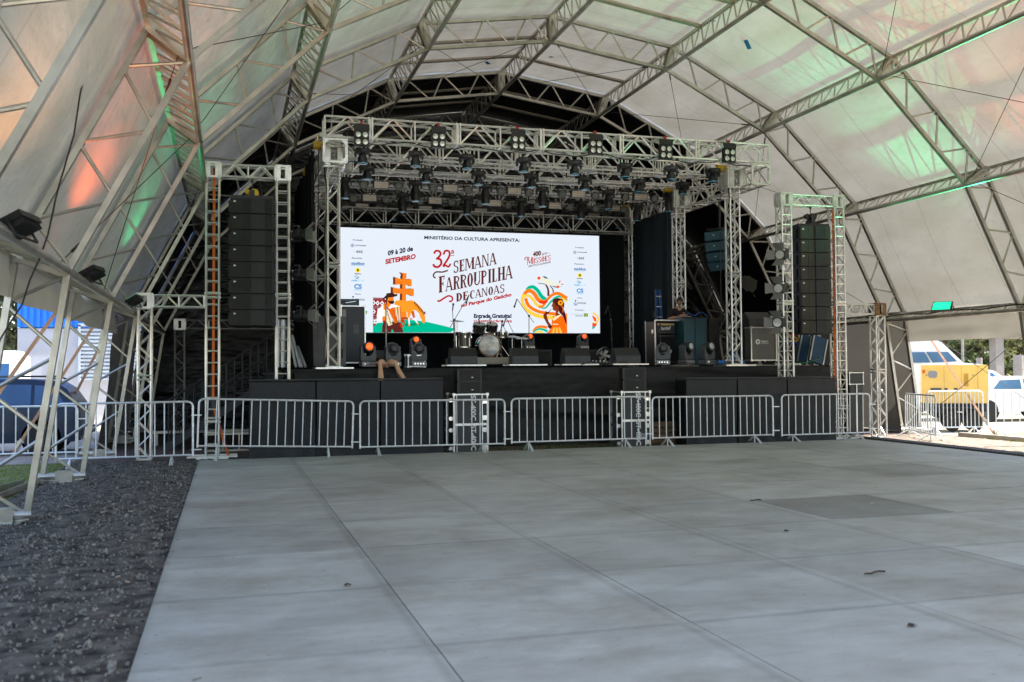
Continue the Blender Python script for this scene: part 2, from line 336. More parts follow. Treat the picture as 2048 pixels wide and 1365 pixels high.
for y in RY:
    mb = MB()
    for k in range(len(fi)-1):
        a, b, c, d = [Vector((XC+q[0], y, q[1])) for q in (fi[k], fi[k+1], fo[k], fo[k+1])]
        mb.bar(a, b, .075, .085, (0, 1, 0)); mb.bar(c, d, .075, .085, (0, 1, 0))
        mb.bar(a+Vector((0, .045, 0)), b+Vector((0, .045, 0)), .025, .02, (0, 1, 0))
        n = 3
        for i in range(n):
            t0, t1, t2 = (i+.06)/n, (i+.42)/n, (i+.95)/n
            mb.tube(a.lerp(b, t0), c.lerp(d, t1), .024, 7); mb.tube(c.lerp(d, t1+.05/n), a.lerp(b, t2), .024, 7)
        mb.bar(a, c, .03, .06, (0, 1, 0))
    for s_ in (-1, 1):   # feet
        mb.tube((XC+s_*9.78, y, .06), (XC+s_*10.5, y, .06), .06, 10)
        mb.b2(XC+s_*10.1-.22, XC+s_*10.1+.22, y-.15, y+.15, -.05, -.02)
        for q in (-.09, .09): mb.box((XC+s_*10.1, y+q, .06), (.26, .012, .17))
    tb(mb, 'rib', ALU2)
Y0, Y1 = RY[0], RY[-1]
PN = [(k, sg) for k in (1, 2, 3, 4) for sg in (-1, 1)] + [(5, 1)]
for k, sg in PN:
    mb = MB(); i_ = Vector((XC+sg*IN[k][0], 0, IN[k][1])); o_ = Vector((XC+sg*OUT[k][0], 0, OUT[k][1])); D = lambda p, y: Vector((p.x, y, p.z))
    mb.tube(D(i_, Y0), D(i_, Y1), .055, 10); mb.bar(D(o_, Y0), D(o_, Y1), .07, .07)
    for r_ in range(len(RY)-1):
        nb = 9
        for j in range(nb):
            a = RY[r_]+S_*(j+.08)/nb; b = RY[r_]+S_*(j+.95)/nb
            mb.tube(D(i_, a), D(o_, b), .02, 6); mb.tube(D(o_, a), D(i_, a), .018, 6)
        for q in (.12, S_-.12):
            mb.bar(D(i_, RY[r_]+q), D(o_, RY[r_]+q*1.0), .16, .014, (0, 1, 0))
    tb(mb, 'purlin', ALU2)
# flat spreader bars between the ridge and the next purlins
for y0_ in RY[:-1]:
    for q in (1/3, 2/3):
        for sg in (-1, 1):
            mb = MB(); a = Vector((XC, y0_+S_*q, OUT[5][1]+.0)); b = Vector((XC+sg*OUT[4][0], y0_+S_*q, OUT[4][1]+.0)); mb.bar(a, b, .14, .05, (0, 0, 1)); tb(mb, 'spreader_bar', mat('spreader', (.42, .38, .31), .6, .1))
# bracing wires
WIRE = mat('steel_wire', (.05, .035, .03), .6, .4)
for r_ in (0, 2, 4):
    for k in (1, 2, 3, 4):
        for sg in (-1, 1):
            for (ka, kb) in ((k, k+1), (k+1, k)):
                mb = MB(); A_ = Vector((XC+sg*(IN[ka][0]+.3*sg*0+.25*(OUT[ka][0]-IN[ka][0])), RY[r_], IN[ka][1]+.25*(OUT[ka][1]-IN[ka][1]))); B_ = Vector((XC+sg*(IN[kb][0]+.25*(OUT[kb][0]-IN[kb][0])), RY[r_+1], IN[kb][1]+.25*(OUT[kb][1]-IN[kb][1])))
                mb.tube(A_, B_, .007, 5); e = (B_-A_).normalized(); mb.tube(A_+e*.5, A_+e*.75, .018, 6); tb(mb, 'bracing_wire', WIRE)
# membrane
def mem_pt(pts, s, y, sag=0):
    n = len(pts)-1; q = min(s*n, n-1e-6); i = int(q); f = q-i; w = pts[i][0]+(pts[i+1][0]-pts[i][0])*f; z = pts[i][1]+(pts[i+1][1]-pts[i][1])*f
    fy = ((y-Y0)/S_) % 1; d = sag*math.sin(PI*f)*math.sin(PI*fy)
    c = math.hypot(w, z); dd = .012*noise.noise(Vector((w*1.3, y*1.3, z*1.3)))
    return (XC+w*(1-d/10), y, z-d*.6+dd)
MT = .08
MEMB = mat('tent_membrane', (.60, .565, .485), .27, 0, .05, 1.3, 2.2, 2.8, (1, .45, 1), spec=.6, trans=MT, col2=(.64, .62, .56), detail=7)
fm = full(MEM)[1:-1]
def seams(M_, gap, off, w, dark):      # welded seams: narrow darker bands across the cloth, plus faint grime
    t = M_.node_tree; mx = [n for n in t.nodes if n.type == 'MIX'][0]; N = t.nodes.new; L = t.links.new
    tgt = [l.to_socket for l in mx.outputs[2].links]; tc = N('ShaderNodeTexCoord'); s_ = N('ShaderNodeSeparateXYZ'); L(tc.outputs['Object'], s_.inputs[0])
    a = N('ShaderNodeMath'); a.operation = 'PINGPONG'; a.inputs[1].default_value = gap/2; o_ = N('ShaderNodeMath'); o_.operation = 'ADD'; o_.inputs[1].default_value = off; L(s_.outputs[1], o_.inputs[0]); L(o_.outputs[0], a.inputs[0])
    r_ = N('ShaderNodeMapRange'); r_.inputs[1].default_value = w*.8; r_.inputs[2].default_value = w; r_.inputs[3].default_value = dark; r_.inputs[4].default_value = 1; L(a.outputs[0], r_.inputs[0])
    z = N('ShaderNodeTexNoise'); z.inputs['Scale'].default_value = 2.2; z.inputs['Detail'].default_value = 12; z.inputs['Roughness'].default_value = .75; L(tc.outputs['Object'], z.inputs[0])
    g_ = N('ShaderNodeMapRange'); g_.inputs[1].default_value = .28; g_.inputs[2].default_value = .46; g_.inputs[3].default_value = .84; g_.inputs[4].default_value = 1; L(z.outputs[0], g_.inputs[0])
    m1 = N('ShaderNodeMath'); m1.operation = 'MULTIPLY'; L(r_.outputs[0], m1.inputs[0]); L(g_.outputs[0], m1.inputs[1])
    q = N('ShaderNodeMix'); q.data_type = 'RGBA'; q.blend_type = 'MULTIPLY'; q.inputs[0].default_value = 1; L(mx.outputs[2], q.inputs[6]); L(m1.outputs[0], q.inputs[7])
    for s2 in tgt: L(q.outputs[2], s2)
seams(MEMB, 1.534, .1, .02, .84)
mb = MB(); mb.grid(lambda u, v: mem_pt(fm, u, Y0-1+(RY[5]-Y0+1)*v, .10), 64, 90)
tb(mb, 'membrane', MEMB)
mb = MB(); mb.grid(lambda u, v: mem_pt(fm, u, RY[5]+.01+(S_+.6)*v, .08), 48, 16); tb(mb, 'membrane', MEMB)
fb = full(offs(IN, .66))
mb = MB(); mb.grid(lambda u, v: mem_pt(fb[1:-1], u, RY[5]+.02+S_*v, .04), 64, 24); tb(mb, 'black_lining', LINER)
# dark strips of the rear lining along the sides below
mb = MB()
for (w0, z0), (w1, z1) in zip(fb[:-1], fb[1:]): pass
poly = [(w, z) for w, z in full(offs(IN, .64))]
n_ = 40
def backpt(u, v):
    x = -10.5+21*u
    ztop = 0
    for (a, za), (b, zb) in zip(poly[:-1], poly[1:]):
        if a-1e-6 <= x <= b+1e-6 and b > a: ztop = max(ztop, za+(zb-za)*(x-a)/(b-a))
    z = ztop*v
    return (XC+x, 31.42+.10*noise.noise(Vector((x*.7, z*1.6, 2)))+.05*noise.noise(Vector((x*3, z*5, 5))), z-.03)
mb = MB(); mb.grid(backpt, 110, 60); tb(mb, 'rear_sheet', SHEETP)
# gable membrane outside the black sheet
mb = MB(); mb.grid(lambda u, v: (lambda q: (q[0], 31.8, q[2]))(backpt(u, v)), 30, 4); tb(mb, 'gable', MEMB)
SIDE = mat('side_fabric', (.3, .275, .24), .7, 0, .12, .8, .6, 1.6, (1, .5, 1), trans=.06, detail=6)
def sidewall(x, ya, yb, z0, z1, nm='side_wall', lean=0, m_=None):
    mb = MB(); mb.grid(lambda u, v: (x+lean*(1-v)+.05*math.sin((ya+(yb-ya)*u)*2.1+v)+.05*noise.noise(Vector((u*9, v*3, x))), ya+(yb-ya)*u, z0+(z1-z0)*v), int(abs(yb-ya)*5)+4, 12); tb(mb, nm, m_ or SIDE)
sidewall(XC-MEM[1][0]-.02, 24.3, 31.35, -.04, 3.25, lean=-.35); sidewall(XC+MEM[1][0]+.02, 22.1, 31.35, -.04, 3.25, lean=.4)
VAL = mat('valance_fabric', (.48, .44, .37), .6, 0, .12, 1, .4, 1.2, trans=.12)
sidewall(XC-MEM[1][0], Y0-1, 24.4, 2.66, 3.22, 'valance', m_=VAL); sidewall(XC+MEM[1][0], Y0-1, 22.2, 2.42, 3.22, 'valance', m_=VAL)
# blue repair patches on the membrane
PATCH = mat('blue_patch', (.02, .16, .38), .5)
for px, py, k in ((1495, 82, 0), (975, 120, 1), (1102, 108, 2), (966, 150, 3), (1425, 35, 4)):
    d = ray(px, py); o0 = Vector((0, 0, CH)); best = None
    for i in range(400, 6000):
        P_ = o0+d*(i*.005); w = abs(P_.x-XC)
        zz = 0
        q = offs(IN, .67)
        for (a, za), (b, zb) in zip(q[1:-1], q[2:]):
            if b <= w <= a: zz = za+(zb-za)*(w-a)/(b-a)
        if zz and P_.z > zz-.01: best = P_; break
    if best and best.y < 26:
        mb = MB(); mb.box((0, 0, 0), (.16 if k else .3, .1, .006), TR(best.x, best.y, best.z-.09, 0, (.15 if best.x < XC else -.15) if k != 0 else .47, .7)); tb(mb, 'repair_patch', PATCH)
# hanging black power cable on the left, and cable run along the right eave
mb = MB(); mb.path([at(px, py, Y_) for px, py, Y_ in ((206, -40, 12.2), (198, 20, 12.0), (178, 110, 11.8), (160, 190, 11.6), (148, 270, 11.4), (118, 372, 11.2), (111, 400, 11.1), (96, 470, 11.0), (78, 520, 10.9), (60, 560, 10.8), (44, 610, 10.8), (24, 640, 10.7), (0, 680, 10.7), (-30, 760, 10.7))], .0095, 6)
tag(mb.build('power_cable', RUB), 'black power cable hanging down the left tent side by the nearest wash light', 'cable')
mb = MB(); mb.path([(16.82+.03*math.sin(y*5), y, 3.06+.05*abs(math.sin(y*1.7))) for y in [9+.25*i for i in range(56)]], .016, 5)
tag(mb.build('power_cable', RUB), 'black power cable running along the right eave beam of the tent', 'cable')
# guy straps
def strap(a, b, lb, m_=TANW, w=.06, cat='strap'):
    t_ = thing('ratchet_strap', lb, cat, tuple(b)); a = Vector(a)-Vector(b)
    mb = MB(); mb.bar((0, 0, 0), a, w, .006, (0, 1, 0)); mb.build('webbing', m_, t_)
    mb = MB(); e = a.normalized(); mb.bar(e*.28, e*.5, .09, .06); mb.tube(e*.42+Vector((-.07, 0, 0)), e*.42+Vector((.07, 0, 0)), .03, 8); mb.build('ratchet', ALU2, t_); mb = MB(); mb.tube((0, 0, -.1), (0, 0, .12), .015, 6); mb.build('anchor_pin', STEEL, t_)
strap((-2.55, 12.8, 3.1), (-4.9, 13.7, -.05), 'nearest faded orange guy strap on the left, anchored by the grass')
strap((-2.5, 17.42, 3.1), (-4.65, 18.2, -.05), 'second faded orange guy strap on the left, crossing in front of the blue car')
strap((-2.5, 22.0, 3.1), (-4.4, 22.6, -.05), 'third faded orange guy strap on the left, in front of the white wall')
strap((-2.5, 24.2, 3.1), (-4.0, 24.4, -.05), 'fourth faded guy strap on the left, farthest, beside the tent side wall')
s0 = onz = None
strap((17.9, 21.6, 2.6), (19.35, 20.9, -.05), 'faded orange guy strap on the right, in front of the yellow generator')
for i, (a, b, lb) in enumerate([((17.8, 21.9, 2.9), (21.5, 20.4, -.05), 'thin guy rope on the right slanting down to the right past the generator'), ((17.9, 17.5, 3.0), (17.95, 21.3, .7), 'thin guy rope on the right slanting down to the left across the generator')]):
    mb = MB(); mb.tube(a, b, .008, 5); tag(mb.build('guy_rope', WIRE), lb, 'rope')
# aluminium channels on the lawn and base beam on the right
mb = MB()
for a, b in (((-4.55, 12.9), (-3.0, 16.6)), ((-4.2, 12.0), (-2.75, 16.4))):
    pass
for i, (a, b, lb) in enumerate([((-3.95, 13.6, -.02), (-3.2, 17.3, -.02), 'outer aluminium channel lying on the lawn beside the tent feet'), ((-3.55, 10.9, -.0), (-2.95, 17.2, -.0), 'inner aluminium channel lying between the tent feet on the lawn')]):
    mb = MB(); mb.bar(a, b, .09, .05); mb.bar(Vector(a)+Vector((.04, 0, .04)), Vector(b)+Vector((.04, 0, .04)), .01, .05); tag(mb.build('metal_channel', ALU2), lb, 'metal beam')
mb = MB(); mb.bar((18.0, 20.6, 0), (18.35, 8, 0), .12, .12); tag(mb.build('base_beam', mat('weathered_beam', (.4, .34, .29), .8)), 'long weathered base beam lying on the ground by the right tent opening', 'beam')
# ================================================================== TRUSS WORK
def truss(mb, a, b, s, r=.025, up=None, mod=None, faces='VVVV', ends=True, n=7):
    a, d, x, y, L = mb.frame(a, b, up); h = s/2-r; wr = r*.62
    C4 = [x*h+y*h, -x*h+y*h, -x*h-y*h, x*h-y*h]
    for c in C4: mb.tube(a+c, a+d*L+c, r, n)
    mod = mod or s*1.0; k = max(1, round(L/(mod*2))); m_ = L/k
    for f in range(4):
        p, q = C4[f], C4[(f+1) % 4]
        if f > 1: p, q = q, p
        if faces[f] == 'V':
            for i in range(k):
                o = a+d*(m_*i); w = wr*1.35
                mb.tube(o+q+d*(.04*m_), o+p+d*(m_*.5-.03*m_), w, 6); mb.tube(o+p+d*(m_*.5+.03*m_), o+q+d*(m_*.96), w, 6)
                if i: mb.tube(o+p, o+q, w, 6)
        elif faces[f] == 'Z':
            for i in range(k):
                o = a+d*(m_*i); mb.tube(o+q, o+p+d*(m_*.5), wr, 6); mb.tube(o+p+d*(m_*.5), o+q+d*m_, wr, 6)
        elif faces[f] == 'L':
            kk = k*2
            for i in range(kk+1): mb.tube(a+d*(L*i/kk)+p, a+d*(L*i/kk)+q, wr, 6)
    if ends:
        for e in (0, L):
            for f in range(4): mb.tube(a+d*e+C4[f], a+d*e+C4[(f+1) % 4], r*.85, 6)
    return mb
def joints(mb, a, b, s, at_list, r=.035):      # connector frames where two lengths bolt together
    a, d, x, y, L = mb.frame(a, b); h = s/2-.01
    for t_ in at_list:
        for e in (-.04, .04):
            c = [a+d*(t_+e)+x*i*h+y*j*h for i, j in ((1, 1), (-1, 1), (-1, -1), (1, -1))]
            for f in range(4): mb.tube(c[f], c[(f+1) % 4], r*.6, 6)
def sleeve(mb, c, s):      # corner cube of plates
    x, y, z = c; h = s/2
    for i in (-1, 1):
        for j in (-1, 1):
            mb.bar((x+i*h, y+j*h, z-h), (x+i*h, y+j*h, z+h), .045); mb.bar((x-h, y+i*h, z+j*h), (x+h, y+i*h, z+j*h), .045, .044); mb.bar((x+i*h, y-h, z+j*h), (x+i*h, y+h, z+j*h), .043, .046)
    for fy in (-1, 1):
        for i in (-1, 1):
            mb.box((x+i*s*.3, y+fy*(h+.026), z), (s*.26, .006, s*.86)); mb.box((x+fy*(h+.026), y+i*s*.3, z), (.006, s*.26, s*.86))
            for j in (-1, 1): mb.tube((x+i*s*.3, y+fy*(h+.02), z+j*s*.3), (x+i*s*.3, y+fy*(h+.04), z+j*s*.3), .012, 6)
def octframe(mb, c, s):    # square end frame with gusset plates, in the XZ plane
    x, y, z = c; h = s/2
    for i in (-1, 1):
        mb.bar((x+i*h, y, z-h), (x+i*h, y, z+h), .038); mb.bar((x-h, y, z+i*h), (x+h, y, z+i*h), .038, .037)
        for j in (-1, 1):
            g_ = .125; mb.prism([(i*(h-.02), j*(h-.02)), (i*(h-g_), j*(h-.02)), (i*(h-.02), j*(h-g_))] if i*j > 0 else [(i*(h-.02), j*(h-.02)), (i*(h-.02), j*(h-g_)), (i*(h-g_), j*(h-.02))], .014, TR(x, y-.02, z))
            mb.tube((x+i*h, y-.03, z+j*h), (x+i*h, y-.045, z+j*h), .02, 6)
DZ = 1.8
GS = thing('stage_roof_truss', 'large aluminium box truss roof on six towers standing on the stage', 'stage truss', (7, 24, DZ))
def gs(mb, nm, m_=ALU): o = mb.build(nm, m_); o.parent = GS; o.matrix_parent_inverse = Matrix.Translation((-7, -24, -DZ)); return o
XLf, XRf, TY = 2.29, 12.42, (22.1, 25.2, 28.35)
ZB, ZT = 6.33, 6.83
for x in (XLf, XRf):
    for y in TY:
        mb = MB(); truss(mb, (x, y, DZ+.05), (x, y, 7.05), .31, .025, (0, 1, 0), .3, 'ZZZZ'); joints(mb, (x, y, DZ+.05), (x, y, 7.05), .31, (2.3, 4.3)); t_ = gs(mb, 'tower')
        mb = MB(); mb.b2(x-.42, x+.42, y-.35, y+.35, DZ, DZ+.035); mb.b2(x-.2, x+.2, y-.2, y+.2, DZ+.035, DZ+.05); gs(mb, 'base_plate')
        mb = MB(); sleeve(mb, (x, y, 6.58), .46); gs(mb, 'sleeve_block')
        mb = MB(); mb.b2(x-.28, x+.22, y-.05, y+.05, 7.05, 7.13); mb.tube((x-.22, y-.06, 7.08), (x-.22, y+.06, 7.08), .05, 10); gs(mb, 'tower_head')
        mb = MB(); mb.lathe([(.02, -.13), (.09, -.12), (.1, -.04), (.1, .04), (.09, .12), (.02, .13)], TR(x-.31, y, 6.86, 0, PI/2), 12); mb.tube((x-.31, y, 6.86), (x-.31, y, 7.1), .012, 5); o = gs(mb, 'chain_hoist', YEL)
        mb = MB(); mb.tube((x-.31, y+.05, 6.8), (x-.34, y+.05, 2.4), .009, 4); gs(mb, 'hoist_chain', STEEL)
for x in (XLf, XRf+.35):
    xx = x-.03 if x < 5 else x
    mb = MB(); truss(mb, (xx, 21.3, 6.58), (xx, 28.7, 6.58), .5, .027, (0, 0, 1), .52); octframe(mb, (xx, 21.28, 6.58), .5); gs(mb, 'side_beam')
CY = (21.55, 23.4, 25.0, 26.9, 28.55)
for i, y in enumerate(CY):
    mb = MB(); x0, x1 = 2.04, 13.02 if i == 0 else 12.9
    truss(mb, (x0, y, 7.12), (x1, y, 7.12), .5, .026, (0, 0, 1), .5, 'VVVV'); joints(mb, (x0, y, 7.12), (x1, y, 7.12), .5, (1.0, 3.0, 5.0, 7.0, 9.0)); gs(mb, 'cross_truss')
mb = MB(); truss(mb, (2.5, 28.3, 6.27), (12.2, 28.3, 6.27), .5, .024, (0, 0, 1), .5); gs(mb, 'cross_truss')

# stage deck and skirt
t_ = thing('stage', 'black draped stage platform carrying the band equipment', 'stage', (8.3, 26, -.05))
def pp(root, x, y, z): return Matrix.Translation((-x, -y, -z))
mb = MB(); mb.b2(1.42-8.3, 15.3-8.3, 21.9-26, 29.4-26, DZ-.12+.05, DZ+.05); mb.build('deck', mat('deck_carpet', (.02, .02, .021), .9, 0, .3, 3), t_)
mb = MB()
def skirt(u, v):
    x = 1.42+13.88*u; z = -.03+(DZ-.04+.03)*v
    f = .05*math.sin(x*.9+math.sin(z*5+x*.35)*1.2+z*9)*(1-v*.6)+.03*noise.noise(Vector((x*.8, z*5, 1)))+.015*noise.noise(Vector((x*4, z*9, 5)))
    return (x-8.3, 21.86-f-26, z+.05)
mb.grid(skirt, 260, 40); mb.build('front_skirt', DRAPE, t_)
for xx, rz in ((1.4, 1), (15.32, 1)):
    mb = MB(); mb.grid(lambda u, v: (xx-8.3+.03*noise.noise(Vector((u*8, v*6, xx))), 21.9+7.5*u-26, (DZ-.02)*v+.02), 40, 14); mb.build('side_skirt', DRAPE, t_)
mb = MB()
for k in range(7):
    for j in range(3): mb.tube((-6.5+k*2.2, -3.8+j*3.5, .03), (-6.5+k*2.2, -3.8+j*3.5, DZ-.08), .03, 6)
mb.b2(-6.6, 6.8, -3.8, -3.74, DZ-.2, DZ-.1); mb.b2(-6.6, 6.8, 3.2, 3.26, DZ-.2, DZ-.1); mb.build('leg_frame', STEEL, t_)
# drapes round the stage
def curtain(x0, y0, x1, y1, z0, z1, lb, fold=.09, n=60, m_=CURT, nm='stage_curtain'):
    mb = MB(); a = Vector((x0, y0, 0)); b = Vector((x1, y1, 0)); d = (b-a); L = d.length; d.normalize(); nr = Vector((-d.y, d.x, 0))
    def fn(u, v):
        q = u*L; w = fold*(math.sin(q*7+.7*math.sin(q*2.3)+v*.8)+.5*math.sin(q*17+v*1.5))*(1.1-.5*v)
        p = a+d*(q+.05*math.sin(v*4+q*3)*(1-v))+nr*w; return (p.x, p.y, z0+(z1-z0)*v)
    mb.grid(fn, n, 12); return tag(mb.build(nm, m_), lb, 'curtain')
curtain(2.35, 29.0, 12.35, 29.0, DZ, 6.45, 'wide black curtain closing the stage behind the big screen', .06, 200, mat('backdrop', (.008, .012, .014), .85, spec=.2))
curtain(12.45, 25.5, 12.35, 28.2, DZ, 6.4, 'dark teal side curtain between two towers at stage right', .07, 60)
curtain(1.9, 22.6, 1.9, 28.6, DZ, 6.9, 'black side curtain between left speaker tower and stage truss', .07, 90, mat('black_curtain', (.006, .006, .007), .85, spec=.2))
# stairs at the left of the stage
t_ = thing('access_stairs', 'black metal access stairs with railing at the left side of the stage', 'stairs', (.2, 24.2, -.05))
mb = MB()
for i in range(8): mb.b2(-1.5+i*.3, -1.2+i*.3, -.6, .6, .22*(i+1)-.03, .22*(i+1))
mb.build('step', STEEL, t_)
mb = MB()
for sy in (-.6, .6): mb.bar((-1.6, sy, .03), (1.05, sy, 1.75), .05, .16)
mb.build('stringer', STEEL, t_)
for sy in (-.6, .6):
    mb = MB(); mb.tube((-1.5, sy, 1.15), (1.05, sy, 2.85), .02, 6); mb.tube((-1.5, sy, .7), (1.05, sy, 2.4), .012, 6)
    for i in range(15): q = -1.5+2.55*i/14; zz = .15+1.7*(i/14); mb.tube((q, sy, zz), (q, sy, zz+1.0), .011 if i % 7 else .02, 5)
    mb.build('railing', STEEL, t_)
# ================================================================== PA TOWERS
def pa(x0, x1, Y, ztop, lb, sx, sz, sgn, faces='LZLZ'):
    t_ = thing('speaker_tower', lb, 'truss tower', ((x0+x1)/2, Y, -.05)); M_ = Matrix.Translation((-(x0+x1)/2, -Y, .05))
    def B(mb, nm, m_=ALU): o = mb.build(nm, m_); o.parent = t_; o.matrix_parent_inverse = M_; return o
    for x in (x0, x1):
        mb = MB(); truss(mb, (x, Y, 0), (x, Y, ztop-.3), .31, .026, (0, 1, 0), .24, faces); joints(mb, (x, Y, 0), (x, Y, ztop-.3), .31, (.75, 3.35)); B(mb, 'leg')
        mb = MB(); mb.b2(x-.32, x+.32, Y-.32, Y+.32, -.045, -.015); mb.b2(x-.5, x+.5, Y-.28, Y-.2, -.015, .02); mb.b2(x-.5, x+.5, Y+.2, Y+.28, -.015, .02); B(mb, 'base_plate')
        mb = MB(); sleeve(mb, (x, Y, ztop-.155), .29); B(mb, 'corner_block')
    mb = MB(); truss(mb, (x0+.17, Y, ztop-.155), (x1-.17, Y, ztop-.155), .3, .024, (0, 0, 1), .25); B(mb, 'top_beam')
    # outrigger frame
    mb = MB(); truss(mb, (sx, Y, -.03), (sx, Y, sz-.3), .3, .024, (0, 1, 0), .26, 'ZZZZ'); joints(mb, (sx, Y, 0), (sx, Y, sz-.3), .3, (1.65,)); B(mb, 'outrigger_leg')
    mb = MB(); sleeve(mb, (sx, Y, sz-.15), .28); B(mb, 'corner_block', ALU if sgn < 0 else mat('rusty_block', (.25, .13, .06), .7, .2, .4, 12))
    xa = x0 if sgn < 0 else x1
    mb = MB(); truss(mb, (sx-sgn*.17, Y, sz-.15), (xa+sgn*.17, Y, sz-.15), .28, .022, (0, 0, 1), .26); B(mb, 'outrigger_beam')
    mb = MB(); xs = xa+(.03 if sgn < 0 else -.12); mb.bar((xs, Y-.05, ztop-.1), (xs-.02, Y-.05, 1.05), .055, .006, (0, 1, 0)); mb.bar((xs-.02, Y-.05, 1.05), (xs+.3*(-1 if sgn > 0 else 1), Y-.1, -.03), .05, .006, (0, 1, 0)); B(mb, 'orange_strap', ORANGE)
    mb = MB(); mb.bar((xs-.02, Y-.06, 1.2), (xs-.01, Y-.06, 1.0), .08, .05); B(mb, 'ratchet', STEEL)
    return t_
pa(-.3, 1.13, 21.2, 6.14, 'tall left speaker tower of ladder truss with an orange strap', -1.63, 3.37, -1)
pa(13.22, 14.72, 21.0, 6.06, 'tall right speaker tower of truss with rusty block on its side frame', 15.88, 3.36, 1, 'LZLZ')
t_ = thing('truss_frame', 'small truss frame standing far behind the left speaker tower', 'truss frame', (-1.3, 29, -.05))
mb = MB(); truss(mb, (0, 0, 0), (0, 0, 3.0), .3, .022, (0, 1, 0), .27, 'ZZZZ'); mb.build('leg', ALU, t_)
mb = MB(); sleeve(mb, (0, 0, 3.16), .27); mb.build('corner_block', ALU, t_)
mb = MB(); truss(mb, (.16, 0, 3.16), (3.3, 0, 3.16), .28, .02, (0, 0, 1), .3); mb.build('top_beam', ALU, t_)
mb = MB(); truss(mb, (3.45, 0, 0), (3.45, 0, 3.3), .3, .02, (0, 1, 0), .27, 'ZZZZ'); mb.build('leg', ALU, t_)
# line arrays
GRL = mat('speaker_grille', (.017, .017, .016), .55, .2, .2, 2, .5, 350); GRL2 = mat('speaker_grille_light', (.045, .043, .033), .55, .2, .2, 2, .5, 350)
def linearray(x, Y, ztop, n, lb, rz, w=.86, h=.335, gm=GRL, hoist=YEL, zbeam=5.8, dep=.5, mb_=None):
    t_ = thing('line_array', lb, 'loudspeaker', (x, Y, ztop), rz)
    ang = 0; z = -.05; y = 0
    for i in range(n):
        ang = R(.9)*i*i/n*.5; zc = z-h/2; M_ = TR(0, y, zc, -ang)
        mb = MB(); mb.prism([(-w/2, -h/2+.008), (w/2, -h/2+.008), (w/2, h/2-.008), (-w/2, h/2-.008)], dep, M_)
        mb.box((-w/2-.03, .05, 0), (.04, dep*.55, h*.7), M_); mb.box((w/2+.03, .05, 0), (.04, dep*.55, h*.7), M_)
        b = mb.build('cabinet', BLK, t_)
        mb = MB()
        mb.box((-w*.36, -dep/2-.012, 0), (w*.24, .02, h*.92), M_); mb.box((-w*.13, -dep/2-.008, 0), (w*.2, .02, h*.92), M_); mb.box((w*.4, -dep/2-.012, 0), (w*.16, .02, h*.92), M_); mb.split('grille', gm, b)
        mb = MB(); mb.box((w*.15, -dep/2-.02, 0), (w*.32, .03, h*.92), M_); mb.build('horn_grille', mat('horn_grille', (.026, .026, .029), .5, .2, .1, 3, .4, 300), b)
        mb = MB(); mb.box((-w*.4, -dep/2-.026, h*.25), (.045, .006, .03), M_); mb.build('badge', WHITEP, b)
        y += -math.sin(ang)*h*.0; z -= h*math.cos(ang)
    mb = MB(); mb.box((0, .05, -.015), (w*1.02, dep*.9, .06)); mb.box((0, 0, .07), (.1, dep*.7, .12)); mb.build('rigging_frame', BLK2, t_)
    top = zbeam-ztop
    mb = MB(); mb.lathe([(.03, -.13), (.09, -.12), (.1, -.03), (.1, .05), (.08, .12), (.03, .13)], TR(.04, 0, top-.3, PI/2), 16); mb.lathe([(.02, -.08), (.055, -.07), (.055, .07), (.02, .08)], TR(-.1, 0, top-.27, PI/2), 12); mb.box((-.04, 0, top-.3), (.12, .09, .1)); mb.build('hoist', hoist, t_)
    mb = MB(); mb.tube((0, 0, .1), (0, 0, top), .012, 5); mb.path([(.0, 0, top-.12), (.03, 0, top-.04), (0, 0, top+.02), (-.03, 0, top-.04), (0, 0, top-.1)], .012, 5); mb.build('chain', STEEL, t_)
    return t_
linearray(.50, 21.0, 5.42, 8, 'hanging column of eight black line array speakers in left tower', R(-4))
linearray(13.98, 21.0, 5.30, 8, 'hanging column of eight black line array speakers in right tower', R(-9), .8, .335, GRL2, BLK)
t_ = thing('side_fill_array', 'four small curved blue lit speakers hanging between the right stage towers', 'loudspeaker', (12.85, 23.7, 5.5), R(-62)); ang = 0; z = 0; y = 0
for i in range(4):
    a = R(6+9*i); M_ = TR(0, y, z-.13, a*1.0); mb = MB(); mb.prism([(-.3, -.12), (.3, -.12), (.3, .12), (-.3, .12)], .34, M_); b = mb.build('cabinet', mat('blue_lit_cabinet', (.03, .09, .13), .45), t_)  # blue light on these speakers is put into the cabinet and grille colours
    mb = MB(); mb.box((0, -.178, 0), (.56, .01, .21), M_); mb.build('grille', mat('blue_lit_grille', (.05, .13, .17), .5, .2), b); mb = MB(); mb.box((0, -.187, .02), (.04, .006, .03), M_); mb.build('badge', WHITEP, b)
    y += .27*math.sin(a)*.75; z -= .27*math.cos(a)*.98
mb = MB(); mb.box((0, .1, .04), (.5, .5, .06)); mb.tube((0, .1, .04), (0, .1, .8), .02, 6); mb.build('rigging_frame', BLK, t_)
